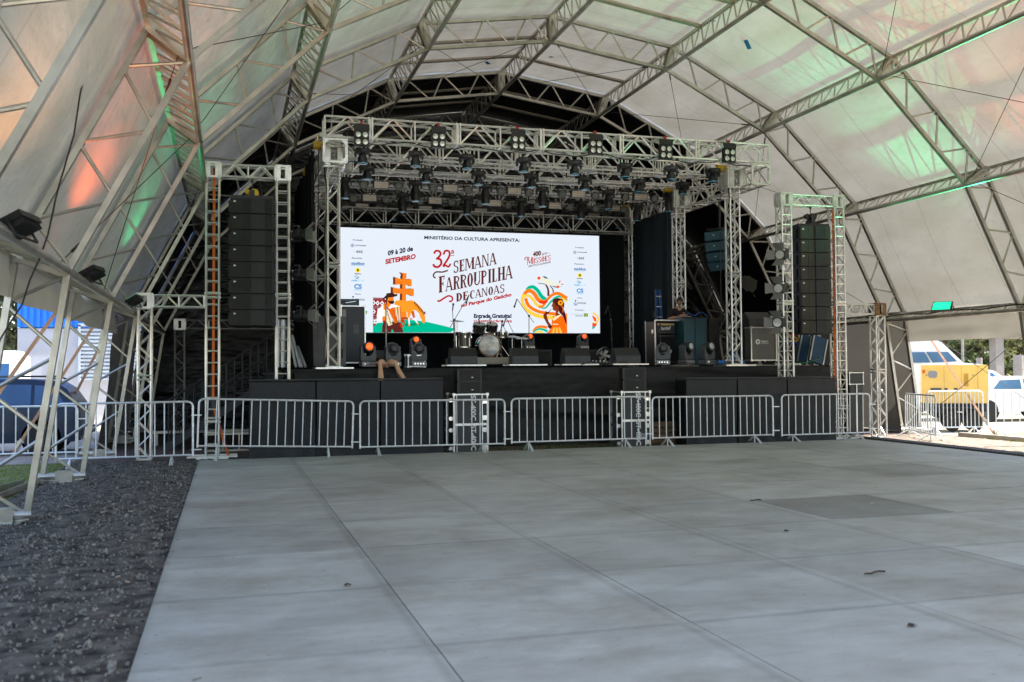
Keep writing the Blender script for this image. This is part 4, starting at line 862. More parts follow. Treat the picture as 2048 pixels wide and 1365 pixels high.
# gaucho
a.poly(WHT, [(300, 860), (385, 770), (470, 760), (600, 770), (690, 800), (690, 1000), (450, 1070), (300, 1050), (282, 950)])
a.poly(MAR, [(395, 1062), (690, 1070), (740, 1240), (580, 1240), (545, 1180), (522, 1240), (370, 1240), (376, 1130)])
a.poly((190, 45, 20), [(690, 1010), (740, 1020), (768, 1060), (742, 1140), (700, 1165), (664, 1110), (700, 1080)]); a.poly(GR, [(705, 1090), (740, 1062), (728, 1130)])
a.poly(SK, [(395, 770), (440, 740), (452, 650), (570, 640), (572, 690), (540, 740), (500, 800), (430, 860), (400, 850)]); a.poly(DOR, [(440, 790), (520, 850), (560, 790), (540, 830), (500, 870), (430, 830)])
a.poly((50, 20, 15), [(470, 672), (482, 700), (520, 708), (545, 690), (576, 700), (580, 738), (548, 760), (500, 745), (478, 715)]); a.ell((200, 150, 120), 548, 700, 9, 6)
a.poly((60, 30, 25), [(385, 660), (440, 610), (450, 575), (550, 562), (590, 590), (638, 585), (630, 620), (560, 640), (450, 650), (400, 680)])
a.ell(SK, 415, 1005, 40, 46); a.ell(RED, 412, 1050, 38, 14)
a.poly((230, 100, 20), [(480, 850), (560, 815), (650, 1065), (592, 1088)]); a.poly((245, 225, 180), [(392, 880), (470, 850), (550, 1105), (482, 1132)])
for i in range(11): x = 440+i*6.6; y = 862+i*23; a.poly((40, 20, 20), [(x, y), (x+28, y-6), (x+31, y+5), (x+3, y+11)])
for i in range(9): x = 492+i*9; y = 870+i*24; a.ell((90, 30, 10), x, y, 9, 5, 8)
for i in range(5):
    x = 565+i*26; a.poly((250, 220, 150) if i % 2 else (225, 120, 30), [(x, 818-i*4), (x+26, 812-i*4), (x+26+(5-i)*5, 1052+i*3), (x+(6-i)*8, 1062-i)])
    a.poly((60, 25, 15), [(x, 818-i*4), (x+5, 816-i*4), (x+5+(6-i)*8, 1060-i), (x+(6-i)*8, 1062-i)])
a.done('gaucho_picture')
# right picture: ribbons, aeroplane and woman with a flower
a = Art(1020, 500, 7.584)
a.rib(YE, [(228, 650), (190, 720), (190, 800), (250, 900), (360, 980), (500, 1020), (700, 1030)], (40, 62))
a.rib((245, 115, 10), [(235, 735), (270, 830), (350, 900), (480, 950), (700, 975)], (50, 46))
a.rib(GR, [(250, 610), (290, 575), (350, 565), (420, 620), (480, 710), (560, 770)], (46, 60))
a.rib((245, 120, 20), [(215, 680), (250, 635), (310, 625), (370, 670), (430, 760), (520, 800)], (50, 66))
a.rib(YE, [(200, 720), (230, 700), (290, 700), (350, 760), (410, 840), (470, 850)], (40, 46))
a.rib(GR, [(470, 880), (540, 880), (610, 800), (700, 720), (790, 715), (862, 770)], (20, 40)); a.rib((245, 120, 20), [(430, 870), (500, 850), (570, 750), (650, 680), (740, 665), (862, 740)], (30, 54)); a.rib((230, 50, 20), [(440, 790), (520, 800), (560, 765)], 40)
a.rib(YE, [(740, 745), (800, 745), (862, 790)], 26)
a.rib((245, 120, 20), [(345, 1240), (400, 1180), (480, 1165), (560, 1180)], (30, 44)); a.rib(GR, [(350, 1255), (420, 1205), (500, 1210), (570, 1240)], (24, 40)); a.rib(YE, [(370, 1280), (430, 1240), (500, 1258)], 30)
a.rib(MAR, [(540, 530), (575, 600), (580, 700)], (22, 34)); a.rib(MAR, [(600, 545), (645, 595), (655, 650)], (10, 22))
a.poly((50, 50, 70), [(412, 500), (540, 518), (548, 530), (430, 512)]); a.poly((50, 50, 70), [(600, 540), (690, 575), (790, 556), (700, 560)])
a.poly((225, 225, 205), [(430, 430), (490, 408), (580, 440), (700, 510), (790, 520), (800, 535), (740, 545), (640, 535), (540, 525), (470, 470)]); a.ell((235, 70, 20), 436, 430, 24, 24)
a.poly((30, 100, 120), [(486, 408), (530, 402), (580, 440), (540, 438)]); a.poly((235, 70, 20), [(738, 500), (752, 462), (762, 466), (754, 510)]); a.poly((235, 70, 20), [(700, 545), (742, 548), (742, 580), (708, 582)]); a.ell((200, 50, 30), 790, 525, 16, 8)
a.poly((245, 120, 20), [(845, 960), (862, 970), (866, 1280), (845, 1280)])
a.poly((235, 105, 15), [(630, 1080), (650, 1010), (740, 975), (800, 1010), (840, 1090), (850, 1200), (866, 1280), (600, 1280), (560, 1280), (625, 1180)])
for i in range(6): a.poly((250, 190, 80) if i % 2 else (240, 130, 30), [(640+i*19, 1180), (660+i*19, 1180), (640+i*30, 1280), (605+i*30, 1280)])
a.poly((250, 225, 180), [(640, 1050), (720, 975), (780, 985), (740, 1020), (660, 1080)]); a.poly((250, 225, 180), [(642, 1122), (728, 1126), (728, 1138), (642, 1134)])
a.poly((110, 45, 25), [(505, 1030), (500, 990), (530, 950), (560, 945), (555, 1000), (580, 1090), (640, 1170), (610, 1200), (560, 1130)]); a.poly((90, 25, 25), [(560, 1165), (600, 1140), (640, 1172), (600, 1202)]); a.poly((60, 30, 20), [(525, 930), (600, 958), (560, 975)]); a.poly((20, 20, 30), [(575, 950), (618, 895), (622, 900), (584, 956)])
a.poly((130, 55, 25), [(640, 780), (700, 760), (760, 800), (750, 900), (720, 960), (760, 985), (690, 1010), (690, 930), (655, 920), (640, 895), (646, 870), (622, 855), (640, 820)])
a.poly((75, 25, 30), [(640, 780), (660, 745), (720, 732), (790, 750), (820, 820), (810, 900), (840, 980), (856, 1100), (850, 1140), (800, 1010), (740, 950), (730, 860), (690, 850), (670, 800)])
for i in range(8): an = i*PI/4; a.ell((250, 160, 20), 762+26*math.cos(an), 806+26*math.sin(an), 15, 15, 8)
a.ell((90, 30, 20), 762, 806, 13, 14); a.rib((250, 120, 30), [(770, 850), (800, 890), (795, 950)], 12)
a.rib(YE, [(1250, 955), (1320, 1010), (1325, 1080), (1280, 1120), (1244, 1105)], 26); a.poly((240, 90, 20), [(1244, 990), (1300, 1040), (1305, 1090), (1270, 1085), (1244, 1020)]); a.poly((225, 80, 30), [(1242, 1110), (1318, 1125), (1290, 1168), (1242, 1168)]); a.poly(GR, [(1240, 1168), (1292, 1165), (1270, 1195), (1240, 1206)])
a.done('dancer_picture')
print('layers', LAY[0])
# ================================================================== FLOOR MOVING HEADS
def head_floor(facing, lens_m, k=1.0):
    t_ = thing('moving_head', 'x', 'moving light')
    mb = MB(); mb.rbox((0, 0, .055), (.34*k, .28, .11), .02); mb.build('base', mat('base_housing', (.2, .2, .21), .35, .3), t_)
    mb = MB()
    for i in range(4): mb.tube((-.1+i*.065, -.142, .06), (-.1+i*.065, -.156, .06), .02, 8)
    mb.split('connector', CHROME, t_)
    mb = MB()
    o = [(-.17, .13), (.17, .13), (.185, .2), (.17, .46), (.13, .48), (.12, .34), (.05, .24), (-.05, .24), (-.12, .34), (-.13, .48), (-.17, .46), (-.185, .2)]
    from mathutils.geometry import tessellate_polygon
    vs = [(x*k, -.09, z*k) for x, z in o]+[(x*k, .09, z*k) for x, z in o]; n = len(o); tr = [tuple(f) for f in tessellate_polygon([[Vector((x, z, 0)) for x, z in o]])]
    mb.add(vs, tr+[tuple(i+n for i in f) for f in tr]+[(i, i+n, (i+1) % n+n, (i+1) % n) for i in range(n)])
    mb.tube((-.04, 0, .1), (-.04, 0, .14), .07, 10); mb.build('yoke', GREYP, t_)
    Mh = TR(0, 0, .43*k, PI/2*facing+(-.18 if facing > 0 else .1))
    mb = MB(); mb.lathe([(.04, -.2), (.1, -.17), (.125, -.08), (.13, .02), (.115, .14), (.115, .17), (.1, .17)], Mh @ Matrix.Scale(k, 4), 20); h = mb.build('head', BLK2, t_)
    if facing > 0:
        mb = MB(); mb.lathe([(.098*k, .155*k), (.07*k, .185*k), (.001, .2*k)], Mh, 18); mb.build('lens', lens_m, h); mb = MB(); mb.lathe([(.104*k, .165*k), (.118*k, .17*k), (.118*k, .14*k), (.104*k, .14*k)], Mh, 20, True); mb.build('bezel', GREYP, h)
    else:
        mb = MB(); mb.box((0, 0, -.19*k), (.1, .1, .04), Mh); mb.lathe([(.122*k, -.12*k), (.13*k, -.1*k), (.122*k, -.08*k)], Mh, 18); mb.build('rear_cover', GREYP, h)
        mb = MB(); mb.lathe([(.098*k, .155*k), (.07*k, .185*k), (.001, .2*k)], Mh, 18); mb.build('lens', LENSD, h)
    return t_
D0 = DZ+.05
def place(t_, P_, z, lb, grp=None, rz=0): t_.location = (P_.x, P_.y, z); t_.rotation_euler = (0, 0, rz); t_['label'] = lb; tag(t_, group=grp)
fa = head_floor(1, AMBER); place(fa, at(735, 735, 22.35), D0, 'moving head on the stage edge glowing orange beside the black rack', rz=.15)
fb_ = head_floor(-1, LENSD); place(fb_, at(785, 735, 22.4), D0, 'grey moving head on the stage edge seen from the back beside the reaching person', rz=.1)
dup(fb_, (*at(838, 735, 22.5).xy, D0), -.1, 'grey moving head seen from the back in front of the small silver case')
fs = head_floor(1, AMBER, .8)
place(fs, at(831, 700, 24.6), 2.18, 'small orange lens moving head raised behind the silver case')
dup(fs, (*at(1057, 690, 25.4).xy, 2.3), .1, 'orange lens moving head behind the third mic stand, near the drums')
dup(fs, (*at(1165, 690, 25.4).xy, 2.3), .1, 'red glowing moving head standing on the speaker box below the screen')
for i, (px, lb) in enumerate(((1326, 'grey moving head seen from the back in front of the guitar amplifier'),)): dup(fb_, (*at(px, 735, 22.4).xy, D0), -.35, lb)
fc = head_floor(1, LENS); place(fc, at(1373, 735, 22.4), D0, 'grey moving head with silver ringed lens left of the blue panels', rz=.45)
dup(fc, (*at(1415, 735, 22.4).xy, D0), .3, 'grey moving head with silver ringed lens right of the blue panels, nearest the truss tower')
for nm, (px, Y, z0, z1), lb in (('speaker_box', (1075, 25.4, D0, 2.3), 'low black speaker box behind the second floor wedge from the left'), ('speaker_box', (1178, 25.4, D0, 2.3), 'low black speaker box under the red glowing moving head')):
    P_ = at(px, 725, Y); t_ = thing(nm, lb, 'loudspeaker', (P_.x, Y, D0)); mb = MB(); mb.b2(-.32, .32, -.3, .3, 0, .44); mb.build('cabinet', BLK, t_); mb = MB(); mb.b2(-.27, .27, -.31, -.3, .03, .41); mb.build('grille', GRL, t_); mb = MB(); mb.b2(.1, .24, -.315, -.31, .3, .37); mb.build('port', RUB, t_)
# silver case behind
def roadcase(x, y, z, w, d, h, lb, body=BLK2, nm='road_case', txt=None, rz=0, wheels=False, edge=ALU, es=.028, tw=.6, th=.12, rot=False, tz=0, cat='flight case'):
    t_ = thing(nm, lb, cat, (x, y, z), rz)
    mb = MB(); z0 = .1 if wheels else 0; mb.b2(-w/2+.01, w/2-.01, -d/2+.01, d/2-.01, z0, z0+h-.01); mb.build('body', body, t_)
    mb = MB(); e = es
    for i in (-1, 1):
        for j in (-1, 1):
            mb.bar((i*w/2, j*d/2, z0), (i*w/2, j*d/2, z0+h), e); mb.bar((-w/2, i*d/2, z0+(h if j > 0 else 0)), (w/2, i*d/2, z0+(h if j > 0 else 0)), e, e*.97); mb.bar((i*w/2, -d/2, z0+(h if j > 0 else 0)), (i*w/2, d/2, z0+(h if j > 0 else 0)), e*.96, e*1.01)
            for k in (0, 1): mb.box((i*w/2, j*d/2, z0+h*k), (e*2.1, e*2.1, e*2.1))
    mb.build('edge_trim', edge, t_)
    if wheels:
        for i in (-1, 1):
            for j in (-1, 1): mb = MB(); mb.tube((i*(w/2-.1)-.02, j*(d/2-.1), .05), (i*(w/2-.1)+.02, j*(d/2-.1), .05), .05, 12); mb.b2(i*(w/2-.1)-.03, i*(w/2-.1)+.03, j*(d/2-.1)-.03, j*(d/2-.1)+.03, .06, .1); mb.split('castor', RUB, t_)
    return t_, z0
P_ = at(833, 735, 24.0); roadcase(P_.x, 24.2, D0, .42, .4, .28, 'small silver edged case standing behind the grey moving head', GREYP)
# wedges
def wedge():
    t_ = thing('floor_monitor', 'x', 'stage monitor')
    side = [(-.3, 0), (.28, 0), (.3, .12), (.1, .38), (-.02, .4), (-.3, .2)]   # (y, z)
    mb = MB(); n = len(side); w = .32
    vs = [(-w, y, z) for y, z in side]+[(w, y, z) for y, z in side]
    mb.add(vs, [tuple(reversed(range(n))), tuple(range(n, 2*n))]+[(i, (i+1) % n, (i+1) % n+n, i+n) for i in range(n)]); mb.build('cabinet', BLK2, t_)
    mb = MB(); mb.add([(-w+.02, -.305, .03), (w-.02, -.305, .03), (w-.02, -.303, .19), (-w+.02, -.303, .19)], [(0, 1, 2, 3)]); mb.lathe([(.05, 0), (.045, .006), (.001, .006)], TR(.02, -.303, .1, PI/2), 14); mb.build('front_panel', mat('wedge_front', (.045, .045, .045), .5), t_)
    mb = MB(); mb.b2(-w-.006, -w, -.1, .06, .1, .2); mb.build('handle', BLK, t_)
    mb = MB(); mb.b2(-w-.01, -w-.003, .08, .14, .08, .14); mb.build('connector', mat('blue_connector', (.02, .12, .5), .4), t_)
    return t_
wd = wedge(); Gw = 'floor monitors along the stage edge'
for i, (px, lb) in enumerate(((925, 'first floor monitor from the left, in front of the drum kit riser'), (1047, 'second floor monitor from the left, right of the bass drum'), (1150, 'third floor monitor from the left, in front of the red glowing lamp'), (1250, 'fourth floor monitor from the left, beside the small fan'))):
    P_ = at(px, 730, 22.6)
    if i == 0: place(wd, P_, D0+.03, lb, Gw, -.1)
    else: dup(wd, (P_.x, 22.6, D0+.03), -.12, lb, Gw)
    mb = MB(); mb.b2(-.46, .5, -.35, -.3, 0, .03); mb.b2(-.46, .5, .2, .25, 0, .03); mb.b2(-.4, -.36, -.3, .2, 0, .025); o = mb.build('wedge_rail', ALU); o.location = (P_.x, 22.6, D0); tag(o, 'light metal rail under the %s floor monitor from the left' % ORD[i], 'rail')
dup(wd, (*at(762, 735, 23.6).xy, D0), .5, 'black floor monitor half hidden behind the reaching person')
# fan
P_ = at(1209, 733, 24); t_ = thing('stage_fan', 'small round black stage fan with pale blades near the fourth monitor', 'fan', (P_.x, 24, D0))
mb = MB(); mb.lathe([(.2, -.06), (.215, -.06), (.215, .06), (.2, .06)], TR(0, 0, .25, PI/2), 24, True); mb.b2(-.15, .15, -.12, .12, 0, .03); mb.box((0, 0, .48), (.12, .06, .03)); mb.build('housing', BLK, t_)
mb = MB()
for i in range(5):
    a_ = i*2*PI/5; c_, s_ = math.cos(a_), math.sin(a_); q = lambda r, o, y: (r*c_-o*s_, y, .25+r*s_+o*c_)
    mb.add([q(.04, -.02, -.02), q(.15, -.07, -.04), q(.17, .03, .02), q(.04, .03, .01)], [(0, 1, 2, 3)])
mb.lathe([(.045, -.03), (.03, .04), (.001, .05)], TR(0, 0, .25, PI/2), 12); mb.build('blade', mat('fan_blade', (.5, .48, .44), .4), t_)
# power strip clutter on deck
P_ = at(1188, 731, 22.7)
for i, (px, Y, lb, cm) in enumerate(((1196, 22.7, 'small connector block with cables between third and fourth floor monitors', CHROME), (1462, 22.15, 'power distribution block with blue plugs at the foot of the right stage tower', mat('blue_plug', (.02, .18, .6), .4)))):
    P_ = at(px, 732, Y); t_ = thing('power_strip', lb, 'power strip', (P_.x, Y, D0)); mb = MB(); mb.b2(-.2, .2, -.06, .06, 0, .08); mb.build('body', GREYP if i else BLK, t_)
    mb = MB(); [mb.tube((-.15+.1*k, -.02, .08), (-.15+.1*k, -.02, .12), .025, 8) for k in range(4)]; mb.split('socket', WHITEP, t_)
    mb = MB(); [mb.tube((s_*.2, 0, .05), (s_*.36, .0, .05), .045, 8) for s_ in (-1, 1)]; mb.split('plug', cm, t_)
def cable(pts, lb, m_=RUB, r=.01): mb = MB(); mb.path([p for p in smooth3(pts)], r, 5); tag(mb.build('cable', m_), lb, 'cable')
def smooth3(pts, k=5):
    P = [Vector(p) for p in pts]; out = []
    for i in range(len(P)-1):
        a, b, c, d = P[max(0, i-1)], P[i], P[i+1], P[min(len(P)-1, i+2)]
        for j in range(k): t = j/k; out.append(.5*((2*b)+(c-a)*t+(2*a-5*b+4*c-d)*t*t+(3*b-a-3*c+d)*t**3))
    return out+[P[-1]]
cable([(8.3, 22.2, D0+.01), (8.7, 22.3, D0+.1), (9.0, 22.5, D0+.02), (9.5, 22.3, D0+.08), (10.1, 22.6, D0+.01)], 'loose black cable curling on the stage edge beside the third monitor')
cable([(10.3, 22.1, D0+.01), (10.8, 22.3, D0+.06), (11.3, 22.1, D0+.02)], 'loose black cable on the stage edge right of the fourth monitor')
cable([(12.9, 22.1, D0+.01), (13.4, 22.0, D0+.03), (13.9, 22.1, D0+.01), (14.3, 22.0, D0+.06), (14.8, 22.2, D0+.02)], 'tangled black cable on the stage edge below the grey flight case')
cable([(13.9, 22.05, D0+.02), (14.4, 22.0, D0+.02), (14.9, 22.1, D0+.12), (15.1, 22.3, D0+.16)], 'green cable lying at the right end of the stage', mat('green_cable', (.03, .25, .05), .5))
# ================================================================== DRUM KIT
RX = at(982, 728, 24).x
t_ = thing('drum_riser', 'low pale edged platform carrying the drum kit', 'riser', (RX, 24.9, D0)); mb = MB(); mb.b2(-.75, 1.2, -1.1, 1.1, .05, .22); mb.build('platform', mat('riser_edge', (.45, .42, .36), .7), t_)
mb = MB(); mb.b2(-.77, 1.22, -1.0, 1.12, .22, .235); mb.build('carpet', FAB, t_); mb = MB(); [mb.tube((x, y, 0), (x, y, .06), .03, 6) for x in (-.6, .2, 1.0) for y in (-.9, .9)]; mb.split('foot', STEEL, t_)
DK = thing('drum_kit', 'black and chrome drum kit with clear bass drum head on the riser', 'drum kit', (RX, 24.3, D0+.235)); KX = mat('drum_shell', (.03, .026, .022), .18, 0, .3, 5, coat=.5)
def drum(cx, cy, cz, r, h, M0, nm, hd=None):
    mb = MB(); M_ = TR(cx, cy, cz) @ M0; mb.lathe([(r, -h/2), (r, h/2)], M_, 22); s = mb.build(nm, KX, DK)
    mb = MB()
    for e in (-1, 1): mb.lathe([(r+.002, e*h/2-.015), (r+.016, e*h/2-.015), (r+.016, e*h/2+.012), (r-.006, e*h/2-.004)], M_, 22, True)
    for i in range(8): a_ = i*PI/4; mb.tube(M_ @ Vector(((r+.014)*math.cos(a_), (r+.014)*math.sin(a_), -h/2)), M_ @ Vector(((r+.014)*math.cos(a_), (r+.014)*math.sin(a_), h/2)), .006, 5); mb.box((0, 0, 0), (.03, .03, .05), M_ @ TR((r+.01)*math.cos(a_), (r+.01)*math.sin(a_), h*.2, 0, 0, a_))
    mb.build('hoop', CHROME, s)
    mb = MB(); mb.lathe([(r-.004, h/2+.004), (.001, h/2+.006)], M_, 22); mb.build('drum_head', hd or mat('white_head', (.7, .7, .68), .35), s); return s
bx = 0
s = drum(0, 0, .30, .27, .4, TR(0, 0, 0, PI/2), 'bass_drum', mat('clear_head', (.22, .22, .23), .12, .2, .5, 2.5, coat=.8, col2=(.5, .52, .55)))
mb = MB(); mb.lathe([(.275, .19), (.3, .19), (.3, .225), (.275, .23)], TR(0, 0, .30, PI/2), 26, True); mb.build('copper_hoop', mat('wood_hoop', (.4, .22, .12), .3, coat=.4), s)
drum(-.22, .05, .76, .15, .2, TR(0, 0, 0, .35), 'tom'); drum(.12, .05, .77, .14, .18, TR(0, 0, 0, .35), 'tom'); drum(-.62, .15, .45, .2, .38, Matrix.Identity(4), 'floor_tom'); drum(.5, .5, .6, .17, .14, Matrix.Identity(4), 'snare_drum')
mb = MB()
for a, b in (((-.82, .1, .02), (-.82, .1, .55)), ((-.5, 0, .02), (-.5, 0, .5)), ((-.62, .36, .02), (-.62, .36, .5)), ((-.35, -.1, .0), (-.22, 0, .2)), ((.35, -.1, .0), (.22, 0, .2)), ((0, 0, .5), (-.2, .05, .68)), ((0, 0, .5), (.12, .05, .7)), ((.36, 0, .0), (.36, 0, .78)), ((.36, 0, .3), (.55, -.1, .0)), ((.36, 0, .3), (.5, .3, 0)), ((.36, 0, .3), (.2, -.12, 0)), ((.5, .5, 0), (.5, .5, .55))): mb.tube(a, b, .012, 6)
mb.split('hardware', CHROME, DK)
for x, y, z in ((-.75, .3, .95), (.75, .3, .55), (.95, .1, .5)):
    mb = MB(); mb.lathe([(.2, -.01), (.1, .005), (.02, .02), (.001, .022)], TR(x, y, z, .15), 20); c_ = mb.build('cymbal', mat('cymbal_metal', (.16, .22, .2), .25, .9), DK); mb = MB(); mb.tube((x, y, z), (x, y, 0), .009, 5); mb.build('cymbal_stand', CHROME, c_)
for x in (-.24, .06): mb = MB(); mb.path([(x, -.08, .86), (x-.02, -.06, .97), (x+.03, -.05, 1.02)], .016, 6); mb.build('clip_microphone', BLK, DK)
# microphone stands
def mic(base, top, boom, lb, thin=.011, tripod=True, m_=None):
    t_ = thing('microphone_stand', lb, 'mic stand', base); b = Vector(base); T = Vector(top)-b
    mb = MB(); mb.tube((0, 0, .02), T, thin, 6); mb.tube(T*.55, T*.6, thin*1.9, 8); mb.build('pole', m_ or STEEL, t_)
    mb = MB()
    if tripod: [mb.tube((0, 0, .12), (.22*math.cos(a_), .22*math.sin(a_), .01), .009, 5) for a_ in (0.3, 2.4, 4.5)]
    else: mb.lathe([(.16, 0), (.16, .02), (.03, .035)], None, 16)
    mb.build('foot', STEEL, t_)
    if boom:
        B_ = Vector(boom)-b; e = (T-B_).normalized(); mb = MB(); mb.tube(T+e*.22, B_, .008, 5); mb.tube(T-Vector((0, .02, 0)), T+Vector((0, .02, 0)), .028, 8); mb.build('boom_arm', STEEL, t_)
    else: B_ = T
    mb = MB(); d = Vector((.02, 0, .16)) if not boom else Vector((-.07, -.0, -.2)); mb.tube(B_, B_+d, .013, 7, .018); mb.lathe([(.012, -.03), (.026, -.012), (.026, .012), (.012, .03)], Matrix.Translation(B_+d), 10); mb.build('microphone', BLK, t_)
    return t_
def S3(px, py, Y, z=None): P_ = at(px, py, Y); return (P_.x, Y, z if z is not None else P_.z)
mic(S3(772, 700, 23.2, D0), S3(772, 610, 23.2), None, 'first microphone stand from the left in front of the accordion player picture', .016, False, mat('mic_pole', (.4, .36, .33), .4, .5))
mic(S3(909, 720, 23.4, D0), S3(909, 640, 23.4), S3(938, 590, 23.4), 'thick microphone stand with boom arm left of the drum kit', .018, True, mat('mic_pole', (.4, .36, .33), .4, .5))
mic(S3(912, 720, 23.3, D0), S3(905, 622, 23.3), None, 'second short microphone on the thick stand left of the drum kit', .008)
mic(S3(1058, 720, 23.6, D0), S3(1058, 632, 23.6), S3(1034, 598, 23.6), 'boom microphone stand right of the drum kit beside the orange lamp', .01)
mic(S3(1002, 715, 24.0, D0), S3(1003, 655, 24.0), None, 'straight microphone stand just right of the bass drum', .01)
mic(S3(1019, 715, 25.2, D0), S3(1017, 672, 25.2), S3(1005, 650, 25.2), 'low boom microphone stand behind the bass drum on the right', .01)
mic(S3(1029, 715, 25.3, D0), S3(1028, 668, 25.3), S3(1012, 636, 25.3), 'taller boom microphone stand behind the bass drum on the right', .01)
mic(S3(1225, 715, 24.6, D0), S3(1222, 640, 24.6), S3(1216, 612, 24.6), 'microphone stand in front of the rear right stage tower', .014)
mic(S3(1322, 715, 23.3, D0), S3(1320, 650, 23.3), S3(1312, 618, 23.3), 'microphone stand in front of the guitar amplifier', .012)
# ================================================================== LEFT STAGE GEAR
P_ = at(661, 735, 22.9); t_ = thing('side_fill_speaker', 'grey side fill speaker stack behind the front left stage tower', 'loudspeaker', (P_.x, 23.0, D0))
GB = mat('grey_cabinet', (.12, .12, .125), .6, 0, .15, 3)
mb = MB(); mb.b2(-.42, .33, -.35, .35, .02, 1.17); mb.build('cabinet', GB, t_); mb = MB(); mb.b2(.08, .26, -.36, -.35, .2, .42); mb.b2(.08, .26, -.36, -.35, .8, 1.0); mb.split('port', RUB, t_); mb = MB(); [mb.b2(x, x+.06, -.2, .2, 0, .03) for x in (-.4, .2)]; mb.split('foot', RUB, t_)
P_ = at(707, 735, 23.6); t_, z0 = roadcase(P_.x, 24.0, D0, .58, .7, 1.38, 'tall black amplifier rack case with silver edges left of the orange moving head', BLK, 'rack_case', wheels=True)
mb = MB(); mb.b2(.0, .14, -.36, -.355, .8, 1.03); mb.build('label_plate', GREYP, t_); mb = MB(); mb.b2(-.26, -.17, -.36, -.355, 1.2, 1.4); mb.build('label_plate', mat('pale_label', (.4, .38, .36), .6), t_)
t2 = thing('amplifier_unit', 'black and blue amplifier unit lying on the tall black rack case', 'amplifier', (P_.x-.08, 24.0, D0+1.5))
mb = MB(); mb.b2(-.26, .24, -.25, .25, 0, .16); mb.build('body', BLK, t2); mb = MB(); mb.path([(-.1, -.27, .04), (-.1, -.3, .06), (.15, -.3, .1), (.15, -.27, .12)], .012, 5); mb.build('handle', CHROME, t2)
mb = MB(); mb.b2(-.2, .2, -.255, -.25, .03, .05); mb.b2(-.2, .2, -.255, -.25, .12, .135); mb.build('panel_strip', mat('blue_strip', (.05, .12, .3), .4), t2)
for i, (a_, b_) in enumerate((((580, 676), (592, 734)), ((585, 672), (600, 735)), ((589, 690), (604, 736)), ((596, 694), (611, 737)))):
    A_, B_ = at(*a_, 23.3), at(*b_, 22.6); mb = MB(); mb.tube((B_.x, B_.y, D0+.01), (A_.x, A_.y, A_.z), .032, 8); tag(mb.build('aluminium_pipe', GALV), '%s leaning aluminium pipe from the left at the left stage corner' % ORD[i], 'pipe', 'leaning aluminium pipes')
for i, px in enumerate((556, 567)):
    A_ = at(px, 640, 23.6); mb = MB(); mb.tube((A_.x, 23.6, D0), (A_.x, 23.6, A_.z), .07 if i else .05, 12); tag(mb.build('upright_tube', GALV), ('thinner' if not i else 'thicker')+' upright metal tube standing behind the left speaker tower leg', 'tube')
# ================================================================== RIGHT STAGE GEAR
A0 = at(1311, 735, 23.8).x; A1 = at(1362, 735, 23.8).x; aw = A1-A0; t_ = thing('guitar_amplifier', 'black guitar amplifier stack with white script logos in an open case', 'amplifier', ((A0+A1)/2, 24.1, D0))
mb = MB(); mb.b2(-aw/2+.07, aw/2-.07, -.2, .2, .06, .8); cb = mb.build('cabinet', BLK, t_); mb = MB(); mb.b2(-aw/2+.1, aw/2-.1, -.212, -.2, .1, .76); mb.build('grille', FAB, cb)
mb = MB(); mb.b2(-aw/2+.1, aw/2-.1, -.18, .18, .85, 1.14); hd = mb.build('amp_head', BLK, t_); mb = MB(); mb.b2(-aw/2+.13, aw/2-.13, -.19, -.18, 1.07, 1.12); mb.build('gold_panel', mat('gold_panel', (.5, .36, .14), .35, .5), hd)
mb = MB(); text3d(mb, 'Marshall', (-.2, -.194, .93), (.34, 0, .02), (0, 0, .1), .03, .35); mb.build('logo_lettering', WHITEP, hd)
mb = MB(); text3d(mb, 'Marshall', (-.15, -.216, .3), (.3, 0, .02), (0, 0, .09), .03, .35); mb.build('logo_lettering', WHITEP, cb)
mb = MB(); e = .03
for x in (-aw/2, aw/2): mb.bar((x, -.3, 0), (x, -.3, 1.2), e); mb.bar((x, .3, 0), (x, .3, 1.2), e)
mb.bar((-aw/2, -.3, 1.2), (aw/2, -.3, 1.2), e, .028); mb.build('case_edge', ALU, t_)
mb = MB(); mb.b2(-aw/2, -aw/2+.015, -.29, .29, 0, 1.19); mb.b2(aw/2-.015, aw/2, -.29, .29, 0, 1.19); mb.b2(-aw/2, aw/2, .28, .29, 0, 1.19); mb.b2(-aw/2, aw/2, -.29, .29, 1.17, 1.19); mb.build('case_shell', BLK2, t_)
for x in (-aw/2-.02, aw/2+.02): mb = MB(); mb.box((x, -.2, .9), (.03, .1, .1)); mb.build('latch', CHROME, t_)
P_ = at(1396, 735, 23.6); BP_ = mat('teal_panel', (.018, .07, .09), .5, 0, .35, 1.5)
for i, (px0, px1) in enumerate(((1373, 1393), (1396, 1417))):
    a_, b_ = at(px0, 735, 23.4), at(px1, 735, 23.4); mb = MB(); mb.b2(a_.x, b_.x, 23.5, 24.3, D0, D0+1.24); mb.b2(a_.x-.015, a_.x, 23.49, 23.52, D0, D0+1.25); mb.b2(b_.x, b_.x+.015, 23.49, 23.52, D0, D0+1.25)
    tag(mb.build('equipment_case', BP_), ('left' if i == 0 else 'right')+' one of two dark teal upright cases beside the guitar amplifier', 'flight case')
mb = MB(); mb.b2(at(1417, 735, 24.2).x+.03, at(1440, 735, 24.2).x, 24.2, 24.8, D0, D0+1.3); tag(mb.build('covered_case', mat('brown_cover', (.03, .024, .02), .8, 0, .3, 3, .5, 8)), 'dark cloth covered case between the teal cases and the right stage tower', 'flight case')
